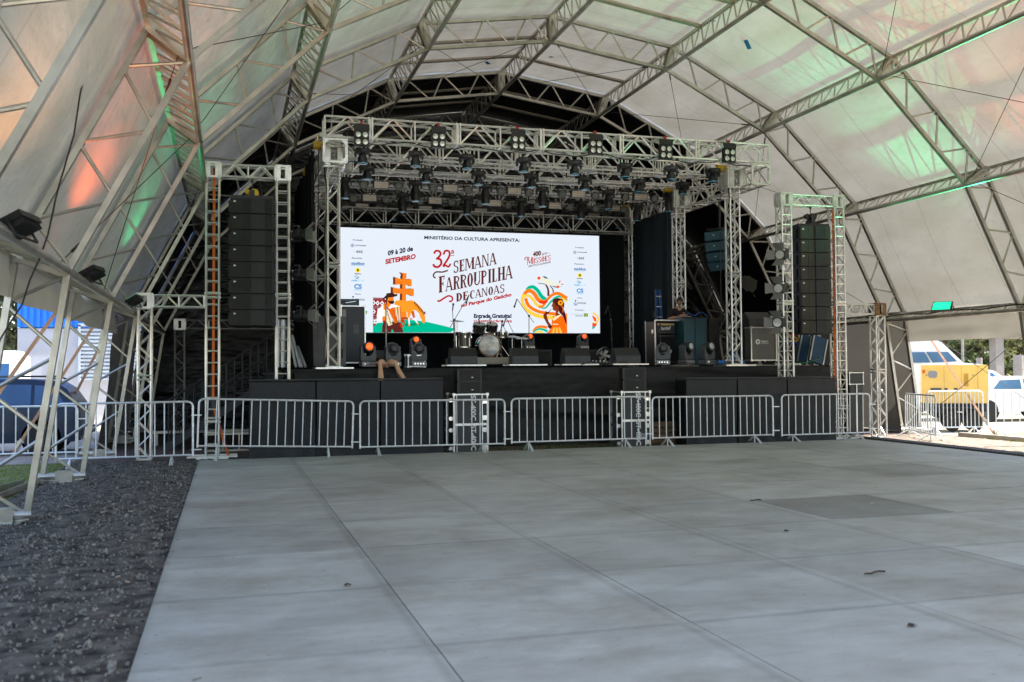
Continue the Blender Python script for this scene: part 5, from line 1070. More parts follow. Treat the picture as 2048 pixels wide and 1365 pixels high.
t_ = thing('mixing_desk', 'small mixer with cables on top of the amplifier and teal cases', 'mixer', (at(1390, 650, 24.2).x, 24.2, D0+1.26)); mb = MB(); mb.b2(-.5, .3, -.2, .2, 0, .05); mb.build('body', BLK, t_); mb = MB(); mb.path(smooth3([(-.3, -.1, .06), (-.2, 0, .16), (0, 0, .1), (.2, .05, .2), (.4, 0, .08)]), .012, 5); mb.build('cable', mat('blue_connector', (.02, .12, .5), .4), t_)
t_ = thing('blue_ladder', 'blue ladder leaning behind the middle right stage tower', 'ladder', (at(1316, 650, 25.7).x, 25.7, D0)); BL = mat('blue_ladder_paint', (.01, .08, .3), .4)
mb = MB()
for x0, x1 in ((-.02, .0), (.2, .12)): mb.bar((x0, 0, 0), (x1, .1, 2.2), .07, .03)
mb.build('rail', BL, t_); mb = MB(); [mb.bar((-.02+i*.002, .01*i, .3*i+.2), (.19-i*.01, .01*i, .3*i+.2), .03, .03) for i in range(7)]; mb.split('rung', GALV, t_)
# flight case with logo
t_, z0 = roadcase(at(1528, 720, 22.55).x, 22.85, D0, .74, .6, .86, 'grey flight case with white round logo and lettering on the right of the stage', mat('grey_ply', (.15, .14, .13), .5, 0, .1, 3), wheels=True)
mb = MB(); text3d(mb, 'TEMPO', (-.08, -.298, .56), (.22, 0, 0), (0, 0, .055), .03); mb.b2(-.08, .14, -.2975, -.296, .53, .54)
mb.prism([(-.17+.075*math.cos(a_*PI/3+PI/6), .585+.075*math.sin(a_*PI/3+PI/6)) for a_ in range(6)], .004, TR(0, -.296, 0)); mb.build('lettering', WHITEP, t_)
mb = MB(); mb.prism([(-.19, .55), (-.13, .585), (-.19, .62)], .004, TR(0, -.3, 0)); mb.build('logo_mark', BLK2, t_)
dup(wd, (at(1512, 640, 22.85).x, 22.85, D0+.98), -.15, 'black floor monitor lying on top of the grey flight case')
t_ = thing('equipment_rack', 'open black rack of effects units left of the grey flight case', 'rack', (at(1490, 720, 23.2).x, 23.2, D0)); mb = MB(); mb.b2(-.24, .22, -.3, .3, 0, .98); mb.build('rack_body', BLK, t_)
mb = MB(); [mb.b2(-.2, .18, -.31, -.3, .1+i*.14, .21+i*.14) for i in range(6)]; mb.build('unit_front', BLK2, t_); mb = MB(); [mb.tube((-.1+.2*(i % 2), -.315, .16+i*.14), (-.1+.2*(i % 2), -.325, .16+i*.14), .015, 6) for i in range(6)]; mb.split('knob', mat('rack_led', (.6, .3, .05), .4), t_)
mb = MB(); P_ = at(1485, 720, 22.4); mb.grid(lambda u, v: (P_.x-.14+.34*u*(1-.3*v), 22.5+.25*v+.05*math.sin(u*9), D0+.02+.36*v*(1-.4*abs(u-.35))), 14, 8); tag(mb.build('blue_bag', mat('blue_cloth', (.01, .05, .2), .7, bump=.6, bs=8)), 'crumpled dark blue bag on the stage beside the front right tower', 'bag')
t_, z0 = roadcase(at(1548, 640, 23.6).x, 23.7, D0+.95, .5, .5, .34, 'light blue and silver instrument case stacked behind the floor monitor on the right', mat('light_blue', (.12, .28, .4), .5)); t_, z0 = roadcase(at(1556, 690, 23.7).x+.1, 23.7, D0, .75, .6, .93, 'black open case full of coloured cables behind the grey flight case', BLK)
mb = MB(); mb.path(smooth3([(-.1, -.32, .7), (.1, -.34, .78), (.3, -.33, .66), (.1, -.34, .6), (-.05, -.33, .66)]), .03, 5); mb.build('yellow_cable', mat('yellow_cable', (.7, .35, .01), .5), t_); mb = MB(); mb.path(smooth3([(0, -.34, .55), (.2, -.35, .6), (.3, -.34, .5), (.1, -.34, .46)]), .025, 5); mb.build('blue_cable', mat('blue_cable', (.02, .1, .5), .5), t_); mb = MB(); mb.path(smooth3([(.1, -.34, .84), (.25, -.35, .8), (.36, -.34, .86)]), .03, 5); mb.build('red_cable', mat('red_cable', (.5, .01, .01), .5), t_)
# leaning case lids
for i, (px, py, Y, w, h, cm, lb) in enumerate(((1637, 700, 22.3, .42, .72, (.012, .06, .14), 'front dark blue case lid leaning at the right end of the stage'), (1608, 700, 22.7, .3, .8, (.012, .06, .14), 'second dark blue case lid leaning behind the front one'), (1622, 680, 23.2, .3, 1.1, (.02, .14, .26), 'tall light blue case lid leaning behind the other lids'), (1648, 690, 23.0, .5, 1.0, (.01, .01, .012), 'black case lid leaning at the right end of the stage'))):
    x = at(px, 730, Y).x; t_ = thing('case_lid', lb, 'case lid', (x-.1, Y, D0+.02)); t_.rotation_euler = (-.15, .32, 0); mb = MB(); mb.b2(-w/2, w/2, -.05, .05, 0, h); mb.build('panel', mat('lid%d' % i, cm, .5, 0, .2, 3), t_)
    mb = MB(); [mb.bar((s_*w/2, -.055, 0), (s_*w/2, -.055, h), .03, .025) for s_ in (-1, 1)]; mb.build('edge_trim', ALU, t_)
for i, px in enumerate((1657, 1663, 1669)):
    a_ = at(px, 735, 22.2); mb = MB(); mb.bar((a_.x-.25, 22.4+.1*i, D0), (a_.x+.15, 22.8+.1*i, D0+1.05), .06, .04); tag(mb.build('aluminium_profile', ALU), '%s leaning aluminium profile from the left at the right stage corner' % ORD[i], 'metal bar')
# ================================================================== SUBWOOFERS under fabric covers
GZ = -.05
COVER = mat('speaker_cover', (.007, .0085, .011), .5, 0, .25, 2.5, .5, 14, spec=.4)
def covered(x0, x1, y0, y1, h, lb):
    t_ = thing('covered_subwoofer', lb, 'loudspeaker', ((x0+x1)/2, (y0+y1)/2, GZ), group='covered subwoofers in front of the stage'); w = (x1-x0)/2; d = (y1-y0)/2
    mb = MB()
    def fn(u, v):
        a = 2*PI*u; c, s_ = math.cos(a), math.sin(a); k = 1/max(abs(c), abs(s_)); x, y = c*k, s_*k; x = math.copysign(min(abs(x), 1), x); y = math.copysign(min(abs(y), 1), y)
        vv = min(v/.9, 1); q = 1-.9*max(0, (v-.9)/.1); z = h*vv-(.02*max(0, (vv-.96)/.04))
        ww = .022*noise.noise(Vector((x*2.5+lb.__len__(), z*1.6, y*3)))*(1.3-vv)+.012*math.sin(x*9+z*3)*(1-vv)**2
        return ((x*w*.995+ww*.4)*q, (y*d-abs(y)*math.copysign(1, -y)*0-ww)*q, z+(.01 if v > .9 else 0)*1)
    mb.grid(fn, 96, 26); mb.build('fabric_cover', COVER, t_)
    mb = MB(); z = h+.004; mb.path([(-w, -d, z), (w, -d, z), (w, d, z), (-w, d, z)], .014, 5, True); mb.build('piping', mat('cover_piping', (.05, .055, .06), .6), t_)
    mb = MB(); mb.bar((-w*.9, -d-.02, .02), (w*.9, -d-.02, .02), .05, .04); mb.build('skid', STEEL, t_)
H_ = 1.62
lx = [.42, 1.76, 3.1, 4.46]
for i in range(3): covered(lx[i]+.012, lx[i+1]-.012, 20.42, 21.0, H_, '%s black covered subwoofer from the left, in the left group' % ORD[i])
rx_ = [10.2, 11.54, 12.88, 14.24]
for i in range(3): covered(rx_[i]+.012, rx_[i+1]-.012, 20.42, 21.0, H_-.06, '%s black covered subwoofer from the left, in the right group' % ORD[i])
# road cases with lettering and front fill boxes
for i, (px0, px1, lb, fl_) in enumerate(((908, 975, 'left', 'left'), (1236, 1300, 'right', 'right'))):
    x0, x1 = at(px0+(8 if i else 0), 800, 20.45).x, at(px1, 800, 20.45).x; w = x1-x0; xc = (x0+x1)/2
    t_, z0 = roadcase(xc, 20.78, GZ, w, .62, 1.27, 'tall black flight case with white lettering standing on end, %s one of two' % lb, mat('case_black', (.035, .037, .042), .5, 0, .15, 3), wheels=False)
    mb = MB(); mb.bar((-w/2, -.325, .62), (w/2, -.325, .62), .03, .05); mb.bar((-w/2+.06, -.325, .0), (-w/2+.06, -.325, 1.27), .012, .02); mb.bar((w/2-.12, -.325, .0), (w/2-.12, -.325, 1.27), .02, .02); mb.build('trim_bar', ALU, t_)
    for z in (.12, .5, .76, 1.12):
        mb = MB(); mb.box((w/2-.06, -.325, z), (.1, .02, .1)); mb.box((w/2-.06, -.34, z), (.04, .02, .05)); mb.build('latch', CHROME, t_)
    for zt in (1.25, .6): mb = MB(); text3d(mb, 'ST-400C', (0, -.316, zt), (0, 0, -.55), (.12, 0, 0), .03); mb.build('lettering', WHITEP, t_)
    for z in (.1, .5, .75, 1.15): mb = MB(); mb.tube((-w/2-.06, -.26, z), (-w/2-.06, -.2, z), .045, 12); mb.box((-w/2-.02, -.23, z), (.04, .08, .08)); mb.tube((-w/2-.06, .2, z), (-w/2-.06, .26, z), .045, 12); mb.split('castor', CHROME, t_)
    if i: mb = MB(); mb.b2(w/2-.24, w/2-.14, -.3185, -.312, .18, .32); q_ = mb.build('tag_plate', mat('tag_plate', (.35, .37, .42), .5), t_); mb = MB(); text3d(mb, 'V2', (w/2-.22, -.3195, .3), (0, 0, -.1), (.06, 0, 0), .03); mb.build('lettering', BLK, q_)
    for j in range(2):
        fx = (at(938 if i == 0 else 1270, 800, 20.6).x)
        t_ = thing('front_fill_speaker', '%s small black speaker of the pair stacked on the %s lettered flight case' % (('lower', 'upper')[j], lb), 'loudspeaker', (fx, 20.75, GZ+1.29+j*.27), R(3 if i == 0 else -6), group='front fill speakers on flight cases')
        mb = MB(); mb.prism([(-.27, 0), (.27, 0), (.27, .262), (-.27, .262)], .42, None); c_ = mb.build('cabinet', BLK, t_); mb = MB(); mb.box((0, -.214, .13), (.46, .012, .23)); mb.build('grille', GRL, c_); mb = MB(); mb.box((.05, -.222, .08), (.04, .004, .02)); mb.build('badge', WHITEP, c_)
        mb = MB(); mb.bar((-.285, -.2, .01), (-.285, -.2, .25), .02, .06); mb.bar((-.285, .1, .01), (-.285, .1, .25), .02, .06); mb.split('rigging_rail', BLK2, c_)
t_ = thing('wooden_crate', 'brown wooden crate on the ground behind the fifth barrier', 'crate', (9.95, 21.3, GZ)); mb = MB(); [mb.b2(-.35, .45, -.2, .2, .02+.13*i, .13+.13*i) for i in range(4)]; mb.build('plank_side', mat('brown_wood', (.16, .09, .04), .8, 0, .3, 3, stretch=(1, 1, 8)), t_)
t_ = thing('aluminium_step', 'low metal ladder frame lying behind the left subwoofers', 'ladder', (.1, 22.6, GZ)); mb = MB()
for z in (.05, .42): mb.bar((-.6, 0, z), (1.2, 0, z), .06, .05)
mb.build('rail', ALU2, t_); mb = MB(); [mb.bar((x, 0, .05), (x, 0, .42), .035, .03) for x in (-.55, -.2, .15, .5, .85, 1.15)]; mb.split('rung', ALU2, t_)
t_ = thing('metal_bench', 'long low metal lip standing on the brick paving behind the left barrier', 'bench', (-.6, 25.5, GZ)); mb = MB(); mb.b2(-1.2, 1.3, -.25, .25, .3, .36); mb.build('seat', ALU2, t_); mb = MB(); [mb.b2(x, x+.06, -.2, .2, 0, .3) for x in (-1.1, 1.15)]; mb.split('leg', ALU2, t_)
# right ground cases behind the right tower
t_, z0 = roadcase(at(1711, 800, 22.0).x, 22.2, GZ, .42, .5, .3, 'small black silver edged case on a tall stand right of the right speaker tower', BLK, es=.016); t_.location.z = 1.3
mb = MB(); mb.b2(-.2, .2, -.24, .24, -1.35, -.02); mb.build('stand', BLK, t_); mb = MB(); mb.bar((0, -.25, -1.3), (0, -.25, 0), .022, .03); mb.build('stand_trim', ALU, t_)
# ================================================================== BARRIERS
def barrier(x0, y0, x1, y1, lb, n=16, h=1.1, zb=.17, tilt=0, fl=(.12, .84), z=0, lean=0, wide=.3, hook=True):
    L_ = math.hypot(x1-x0, y1-y0); t_ = thing('crowd_barrier', lb, 'barrier', (x0, y0, z), 0, 'galvanised crowd barriers'); t_.rotation_euler = (lean+random.uniform(-.012, .012), tilt+random.uniform(-.004, .004), math.atan2(y1-y0, x1-x0))
    r = .1; mb = MB(); pts = [(0, 0, zb-.03), (0, 0, h-r)]+[(r-r*math.cos(a_), 0, h-r+r*math.sin(a_)) for a_ in (.4, .8, 1.2)]+[(r, 0, h), (L_-r, 0, h)]+[(L_-r+r*math.sin(a_), 0, h-r+r*math.cos(a_)) for a_ in (.4, .8, 1.2)]+[(L_, 0, h-r), (L_, 0, zb-.03)]
    mb.path(pts, .021, 8); mb.tube((0, 0, zb), (L_, 0, zb), .019, 7); mb.build('frame', GALV, t_)
    mb = MB()
    for i in range(n): x = L_*(i+1)/(n+1); mb.tube((x, 0, zb), (x, 0, h), .0125, 6)
    mb.build('bars', GALV, t_)
    if hook: mb = MB(); [mb.bar((L_-.03, -.01, q), (L_+.16, -.01, q), .05, .02) for q in (h-.26, zb+.1)]; mb.split('hook', GALV, t_)
    for f in fl:
        mb = MB(); x = L_*f; [mb.tube((x, 0, zb), (x+k*.02, s_*wide, -.0), .017, 6) for s_ in (-1, 1) for k in (-1, 1)]; mb.tube((x, 0, zb), (x, 0, .0), .015, 6); mb.build('foot', GALV, t_)
    return t_
X = lambda px, Y: at(px, 850, Y).x
barrier(-6.5, 21.2, X(155, 21.2), 21.2, 'crowd barrier farthest left, in front of the blue car', 15, fl=(.2, .8))
barrier(X(112, 19.6), 19.6, X(386, 19.6), 19.6, 'crowd barrier second from the left, before the tent legs and dark gravel', 13, 1.18, .16, fl=(.1, .84))
barrier(X(394, 20.3), 20.32, X(703, 20.3), 20.26, 'crowd barrier third from the left, tilted in front of the left speaker tower', 17, 1.22, .28, R(2.0), z=0)
barrier(X(720, 20.2), 20.2, X(1008, 20.2), 20.15, 'crowd barrier fourth from the left, before the left lettered flight case', 16, 1.12, .17, R(.0))
barrier(X(1022, 20.2), 20.15, X(1290, 20.2), 20.15, 'crowd barrier fifth from the left, before the plain stage skirt', 17, 1.12, .18)
barrier(X(1303, 20.2), 20.15, X(1546, 20.2), 20.2, 'crowd barrier sixth from the left, before the right subwoofers', 17, 1.1, .18)
barrier(X(1561, 20.3), 20.25, X(1742, 20.3), 20.35, 'crowd barrier seventh from the left, at the right speaker tower', 12, 1.1, .15)
barrier(*[(lambda a: (a.x, a.y))(q) for q in ()] or (16.95, 21.35), 16.05, 19.15, 'crowd barrier angled toward the viewer beside the right tent leg', 12, 1.1, .18, z=GZ, wide=.34, hook=False)
barrier(17.6, 21.3, at(1966, 850, 21.1).x, 21.1, 'crowd barrier outside in front of the yellow generator wheels', 13, 1.15, .2, z=GZ, hook=False)
barrier(at(1976, 850, 20.9).x, 20.9, 23.0, 20.6, 'crowd barrier farthest right, outside beyond the generator', 15, 1.15, .2, z=GZ)
# cable ramps
t0 = thing('cable_ramp', 'nearest of the black cable ramps along the right floor edge', 'cable ramp', (0, 0, 0), group='cable ramps along the right floor edge')
mb = MB(); prof = [(-.26, 0), (-.2, .05), (.2, .05), (.26, 0)]; mb.prism([(x, z) for x, z in prof], .9); mb.build('body', RUB, t0)
mb = MB(); [mb.box((x, y, .0535), (.05, .05, .007)) for x in (-.12, -.04, .04, .12) for y in [-.38+.095*i for i in range(9)]]; mb.box((0, 0, .051), (.36, .86, .002)); mb.build('tread', mat('ramp_tread', (.09, .09, .095), .6), t0)
a_, b_ = Vector((14.72, 9.4, -.02)), Vector((15.15, 20.4, -.02)); nn = 12
for i in range(nn):
    p = a_.lerp(b_, (i+.5)/nn); rz = -math.atan2(b_.x-a_.x, b_.y-a_.y)+random.uniform(-.015, .015)
    if i == 0: t0.location = p; t0.rotation_euler = (0, 0, rz)
    else: dup(t0, p, rz, '%s black cable ramp from the near end of the right floor edge' % ORD[i])
# ================================================================== TENT WASH LIGHTS (lit fixtures on the eave beams)
def wash(P_, lb, colr, face, aim, watt, size=92, blend=1.0, hv=None):
    t_ = thing('wash_light', lb, 'wash light', P_, group='wash lights on the tent eaves'); d = (Vector(aim)-Vector(P_)).normalized(); q = (Vector(hv) if hv else d).to_track_quat('Z', 'Y').to_matrix().to_4x4()
    mb = MB(); mb.box((0, 0, .08), (.46, .26, .06), q); [mb.box((-.2+.05*i, 0, .03), (.012, .22, .07), q) for i in range(9)]; b = mb.build('housing', BLK, t_)
    mb = MB(); mb.box((0, 0, .112), (.42, .22, .006), q); mb.build('led_face', emis('led_face_'+lb[:12], face, .55), b)
    mb = MB(); mb.path([q @ Vector((-.25, 0, .08)), q @ Vector((-.25, 0, -.08)), q @ Vector((.25, 0, -.08)), q @ Vector((.25, 0, .08))], .014, 5); mb.build('bracket', BLK, t_)
    l = bpy.data.lights.new('wash_lamp', 'SPOT'); l.energy = watt; l.color = colr; l.spot_size = R(size); l.spot_blend = blend; l.shadow_soft_size = .05
    o = bpy.data.objects.new('wash_lamp', l); SC.collection.objects.link(o); o.parent = t_; o.location = d*.16; o.rotation_euler = d.to_track_quat('-Z', 'Y').to_euler()
GRN, RED_, ORG = (.05, 1, .42), (1, .16, .05), (1, .42, .12)
wash(tuple(atx(44, 462, -1.75)), 'nearest black wash light on the left eave, seen from behind', ORG, (255, 170, 90), (.3, 11.6, 8), 150, 118, hv=(-.55, .1, 1))
wash(tuple(atx(188, 556, -1.75)), 'second black wash light on the left eave, colouring the roof red', RED_, (255, 80, 50), (.4, 14.4, 7), 190, 120, hv=(-.55, .1, 1))
wash((-1.75, 20.6, 3.14), 'third black wash light on the left eave, colouring the roof green', GRN, (60, 255, 150), (1.2, 17.0, 8.4), 250, 84, hv=(-.55, .1, 1))
wash((16.75, 19.64, 3.16), 'green glowing wash light on the right eave above the truck', GRN, (40, 235, 165), (10, 17.2, 9), 560, 86, hv=(-.9, -.5, .7))
wash((16.75, 14.7, 3.16), 'wash light on the right eave just outside the view, colouring the roof red', RED_, (255, 80, 50), (11.5, 14.9, 8.6), 330, 85)
# ================================================================== PEOPLE
def skin_body(nm, joints_, edges, m_, parent, root=0, sub=2):
    me = bpy.data.meshes.new(nm); me.from_pydata([j[0] for j in joints_], edges, []); o = bpy.data.objects.new(nm, me); SC.collection.objects.link(o)
    md = o.modifiers.new('s', 'SKIN'); md.use_smooth_shade = True
    for i, v in enumerate(me.skin_vertices[0].data): r_ = joints_[i][1]; v.radius = r_ if isinstance(r_, tuple) else (r_, r_); v.use_root = (i == root)
    s2 = o.modifiers.new('u', 'SUBSURF'); s2.levels = sub; s2.render_levels = sub
    bpy.context.view_layer.update(); dg = bpy.context.evaluated_depsgraph_get(); m2 = bpy.data.meshes.new_from_object(o.evaluated_get(dg)); m2.shade_smooth(); m2.materials.clear(); m2.materials.append(m_)
    o.modifiers.clear(); o.data = m2; o.parent = parent; return o
def head_mesh(mb, M_):
    def fn(u, v):
        th = PI*v; ph = 2*PI*u; x, y, z = math.sin(th)*math.cos(ph), math.sin(th)*math.sin(ph), math.cos(th)
        sx, sy, sz = .078, .098, .118; k = 1
        if z < 0: k = 1-.28*(-z)**1.2
        px, py, pz = x*sx*k, y*sy*(k if y > 0 else (1-.1*max(0, -z))), z*sz
        fr = max(0, -y)
        if fr > .3:
            py -= .026*math.exp(-((x/.16)**2+((z+.12)/.2)**2))       # nose
            py += .012*math.exp(-(((abs(x)-.36)/.16)**2+((z-.08)/.12)**2))   # eye sockets
            py -= .008*math.exp(-((x/.3)**2+((z+.48)/.08)**2))+.007*math.exp(-((x/.5)**2+((z-.26)/.1)**2))
            py -= .012*math.exp(-((x/.3)**2+((z+.82)/.15)**2))
        return (px, py, pz)
    g_ = MB(); g_.grid(fn, 36, 28); mb.add(g_.v, g_.f, M_)
    for s_ in (-1, 1): mb.lathe([(.008, -.012), (.026, -.006), (.03, .004), (.018, .01), (.004, .006)], M_ @ TR(s_*.078, .008, -.012, .1, s_*(PI/2-.3)), 10)
def hand(mb, wrist, dr, up, L=.085, curl=.9, side=1, k=1.15):
    w = Vector(wrist); mo, mb = mb, MB(); d = Vector(dr).normalized(); u = Vector(up).normalized(); x = d.cross(u).normalized(); u = x.cross(d)
    mb.path([w-d*.02, w+d*.02, w+d*.055, w+d*.09], [.026, .034, .04, .034], 8)
    for i, (o_, l_) in enumerate(((-.033, .068), (-.011, .078), (.011, .074), (.033, .058))):
        p = w+d*.085+x*o_; pts = [p]; a_ = .25
        for k in range(3): a_ += curl*.5; p = p+(d*math.cos(a_)-u*math.sin(a_))*l_*(.45, .32, .26)[k]; pts.append(p)
        mb.path(pts, [.0105, .0095, .009, .0075], 6)
    p = w+d*.03+x*(-.032*side); mb.path([p, p+d*.03-x*side*.03-u*.01, p+d*.062-x*side*.036-u*.028], [.013, .011, .009], 6)
    mo.add([w+(Vector(q)-w)*k for q in mb.v], mb.f)
# technician behind the amplifier, looking down at his hands
PB = at(1359, 735, 24.75); px_, py_, pz_ = PB.x, 24.85, D0
t_ = thing('person', 'person in a black t-shirt looking down and working with both hands behind the guitar amplifier', 'person', (px_, py_, pz_+.12))
J = [((0, 0, .95), (.15, .11)), ((0, -.02, 1.12), (.14, .10)), ((0, -.05, 1.3), (.17, .11)), ((0, -.07, 1.42), (.13, .09)), ((0, -.10, 1.50), .055), ((0, -.14, 1.56), .05),
     ((-.19, -.06, 1.40), .062), ((-.30, -.08, 1.16), .062), ((-.25, -.30, 1.19), .052), ((-.11, -.40, 1.21), .036),
     ((.19, -.06, 1.40), .062), ((.38, -.08, 1.17), .062), ((.26, -.31, 1.19), .052), ((.06, -.41, 1.21), .036),
     ((-.1, 0, .88), (.095, .1)), ((-.12, .0, .5), .07), ((-.12, .03, .1), .045), ((-.12, -.1, .05), .04), ((.1, 0, .88), (.095, .1)), ((.12, .0, .5), .07), ((.12, .03, .1), .045), ((.12, -.1, .05), .04)]
Ed = [(0, 1), (1, 2), (2, 3), (3, 4), (4, 5), (3, 6), (6, 7), (7, 8), (8, 9), (3, 10), (10, 11), (11, 12), (12, 13), (0, 14), (14, 15), (15, 16), (16, 17), (0, 18), (18, 19), (19, 20), (20, 21)]
bd = skin_body('body', J, Ed, SKIN, t_)
mb = MB(); head_mesh(mb, TR(-.015, -.19, 1.665, .62, 0, .1))
hand(mb, (-.11, -.40, 1.21), (1, -.25, .02), (0, -.2, 1), side=-1, curl=1.1); hand(mb, (.06, -.41, 1.21), (-1, -.25, .02), (0, -.2, 1), side=1, curl=1.1)
mb.v = [Vector(v) for v in mb.v]
bm = bmesh.new(); bm.from_mesh(bd.data); tmp = bpy.data.meshes.new('t'); tmp.from_pydata([tuple(v) for v in mb.v], [], mb.f); bm.from_mesh(tmp); bm.to_mesh(bd.data); bm.free(); bpy.data.meshes.remove(tmp); bd.data.shade_smooth()
# clothing: slightly inflated copies of torso, sleeves and trousers
sh = skin_body('t_shirt', [((0, 0, .9), (.165, .125)), ((0, -.02, 1.12), (.155, .12)), ((0, -.05, 1.3), (.185, .13)), ((0, -.065, 1.42), (.15, .105)), ((0, -.085, 1.465), (.07, .07)), ((-.19, -.06, 1.40), .08), ((-.29, -.075, 1.21), .078), ((-.30, -.09, 1.17), .072), ((.19, -.06, 1.40), .08), ((.365, -.08, 1.22), .078), ((.38, -.085, 1.18), .072)], [(0, 1), (1, 2), (2, 3), (3, 4), (3, 5), (5, 6), (6, 7), (3, 8), (8, 9), (9, 10)], SHIRT, t_)
mb = MB(); mb.b2(.05, .075, -.205, -.198, 1.325, 1.35); mb.build('shirt_print', mat('red_print', (.6, .03, .03), .6), t_); mb = MB(); text3d(mb, 'STAFF'[:0] or '...', (.09, -.2, 1.33), (.06, 0, 0), (0, 0, .012), .02); mb.b2(.085, .14, -.203, -.199, 1.33, 1.342); mb.build('shirt_print', WHITEP, t_)
skin_body('trousers', [((0, 0, .92), (.16, .12)), ((-.1, 0, .86), (.11, .11)), ((-.12, 0, .5), .085), ((-.12, .02, .12), .07), ((.1, 0, .86), (.11, .11)), ((.12, 0, .5), .085), ((.12, .02, .12), .07)], [(0, 1), (1, 2), (2, 3), (0, 4), (4, 5), (5, 6)], mat('dark_trousers', (.02, .022, .03), .85), t_)
def hair(parent, M_, lo=-.1):
    mb = MB()
    def fn(u, v):
        th = PI*.62*v; ph = 2*PI*u; x, y, z = math.sin(th)*math.cos(ph), math.sin(th)*math.sin(ph), math.cos(th)
        f = 1.10+.03*noise.noise(Vector((x*6, y*6, z*6))); lim = .42 if y < -.25 else lo-.25
        if z < lim: z = lim; r_ = math.hypot(x, y) or 1; s_ = math.sqrt(max(0, 1-lim*lim)); x, y = x/r_*s_*.995, y/r_*s_*.995; f = 1.04
        return (x*.078*f, y*.098*f, z*.118*f)
    g_ = MB(); g_.grid(fn, 30, 18); mb.add(g_.v, g_.f, M_); return mb.build('hair', HAIR, parent)
hair(t_, TR(-.015, -.19, 1.665, .62, 0, .1))
mb = MB(); Mh = TR(-.015, -.19, 1.665, .62, 0, .1)
for s_ in (-1, 1): mb.box((s_*.03, -.094, .012), (.028, .008, .006), Mh); mb.box((s_*.03, -.095, .03), (.034, .008, .006), Mh)
mb.split('eyebrow', HAIR, t_); mb = MB(); mb.box((0, -.1, -.056), (.036, .008, .008), Mh); mb.build('lips', mat('lips', (.3, .1, .08), .5), t_)
# person stooping behind the subwoofers, both hands on the stage edge
P2_ = at(783, 745, 21.45); qx, qy = P2_.x, 21.42
t_ = thing('person', 'person in black behind the left subwoofers, bare arms raised to the stage edge', 'person', (qx, qy, GZ)); zb = D0-GZ
J = [((0, .05, .9), (.15, .12)), ((0, .03, 1.1), (.15, .12)), ((0, .04, 1.28), (.18, .12)), ((0, .06, 1.48), (.15, .1)), ((0, .12, 1.58), .06), ((0, .2, 1.6), .05),
     ((-.2, .06, 1.52), .085), ((-.24, .02, 1.56), .08), ((-.215, .2, 1.74), .064), ((-.205, .36, zb+.075), .04),
     ((.2, .06, 1.52), .085), ((.30, .02, 1.56), .08), ((.215, .2, 1.74), .066), ((.145, .36, zb+.075), .04),
     ((-.1, .05, .84), (.1, .1)), ((-.12, -.06, .5), .07), ((-.12, .05, .1), .045), ((-.12, -.08, .05), .04), ((.1, .05, .84), (.1, .1)), ((.12, -.06, .5), .07), ((.12, .05, .1), .045), ((.12, -.08, .05), .04)]
bd = skin_body('body', J, Ed, mat('fair_skin', (.72, .44, .30), .5, 0, .05), t_)
mb = MB(); Mh = TR(.02, .3, 1.56, .9, 0, PI); head_mesh(mb, Mh); hand(mb, (-.205, .36, zb+.075), (.45, .9, .1), (0, -.3, 1), side=1, curl=.9, k=1.25); hand(mb, (.145, .36, zb+.075), (-.6, .8, .1), (0, -.3, 1), side=-1, curl=.9, k=1.25)
bm = bmesh.new(); bm.from_mesh(bd.data); tmp = bpy.data.meshes.new('t'); tmp.from_pydata([tuple(v) for v in mb.v], [], mb.f); bm.from_mesh(tmp); bm.to_mesh(bd.data); bm.free(); bpy.data.meshes.remove(tmp); bd.data.shade_smooth()
skin_body('t_shirt', [((0, .05, .85), (.165, .135)), ((0, .03, 1.1), (.165, .135)), ((0, .04, 1.3), (.2, .135)), ((0, .07, 1.52), (.18, .13)), ((.04, .14, 1.74), (.16, .12)), ((-.2, .06, 1.5), .10), ((-.24, .02, 1.57), .09), ((.2, .06, 1.5), .10), ((.29, .02, 1.57), .09)], [(0, 1), (1, 2), (2, 3), (3, 4), (3, 5), (5, 6), (3, 7), (7, 8)], SHIRT, t_)
skin_body('trousers', [((0, .05, .88), (.16, .13)), ((-.1, .05, .84), (.12, .12)), ((-.12, -.05, .5), .09), ((-.12, .05, .12), .07), ((.1, .05, .84), (.12, .12)), ((.12, -.05, .5), .09), ((.12, .05, .12), .07)], [(0, 1), (1, 2), (2, 3), (0, 4), (4, 5), (5, 6)], MATS['dark_trousers'], t_)
hair(t_, Mh)
# ================================================================== OUTSIDE
def wheel(x, y, z, r, w, root, rimm=CHROME):
    mb = MB(); mb.lathe([(r*.62, -w/2), (r*.95, -w/2), (r, -w*.35), (r, w*.35), (r*.95, w/2), (r*.62, w/2)], TR(x, y, z, PI/2), 26); t = mb.build('tyre', RUB, root)
    mb = MB(); mb.lathe([(r*.63, -w*.3), (r*.6, w*.3), (r*.56, w*.4), (r*.5, w*.25), (.001, w*.25)], TR(x, y, z, PI/2), 22)
    for i in range(5): a_ = i*2*PI/5; c_, s_ = math.cos(a_), math.sin(a_); mb.bar((x+c_*r*.1, y-w*.38, z+s_*r*.1), (x+c_*r*.58, y-w*.38, z+s_*r*.58), r*.14, .03, (0, 1, 0))
    mb.build('rim', rimm, t); return t
from mathutils.geometry import tessellate_polygon
def sidebody(mb, prof, y0, y1, inset=0, zi=1e9):   # profile (x,z) skinned between sides, narrowing above zi
    n = len(prof); tr = [tuple(f) for f in tessellate_polygon([[Vector((x, z, 0)) for x, z in prof]])]
    vs = [(x, y0+(inset*(z-zi)/.6 if z > zi else 0), z) for x, z in prof]+[(x, y1-(inset*(z-zi)/.6 if z > zi else 0), z) for x, z in prof]
    mb.add(vs, tr+[tuple(i+n for i in f) for f in tr]+[(i, (i+1) % n, (i+1) % n+n, i+n) for i in range(n)])
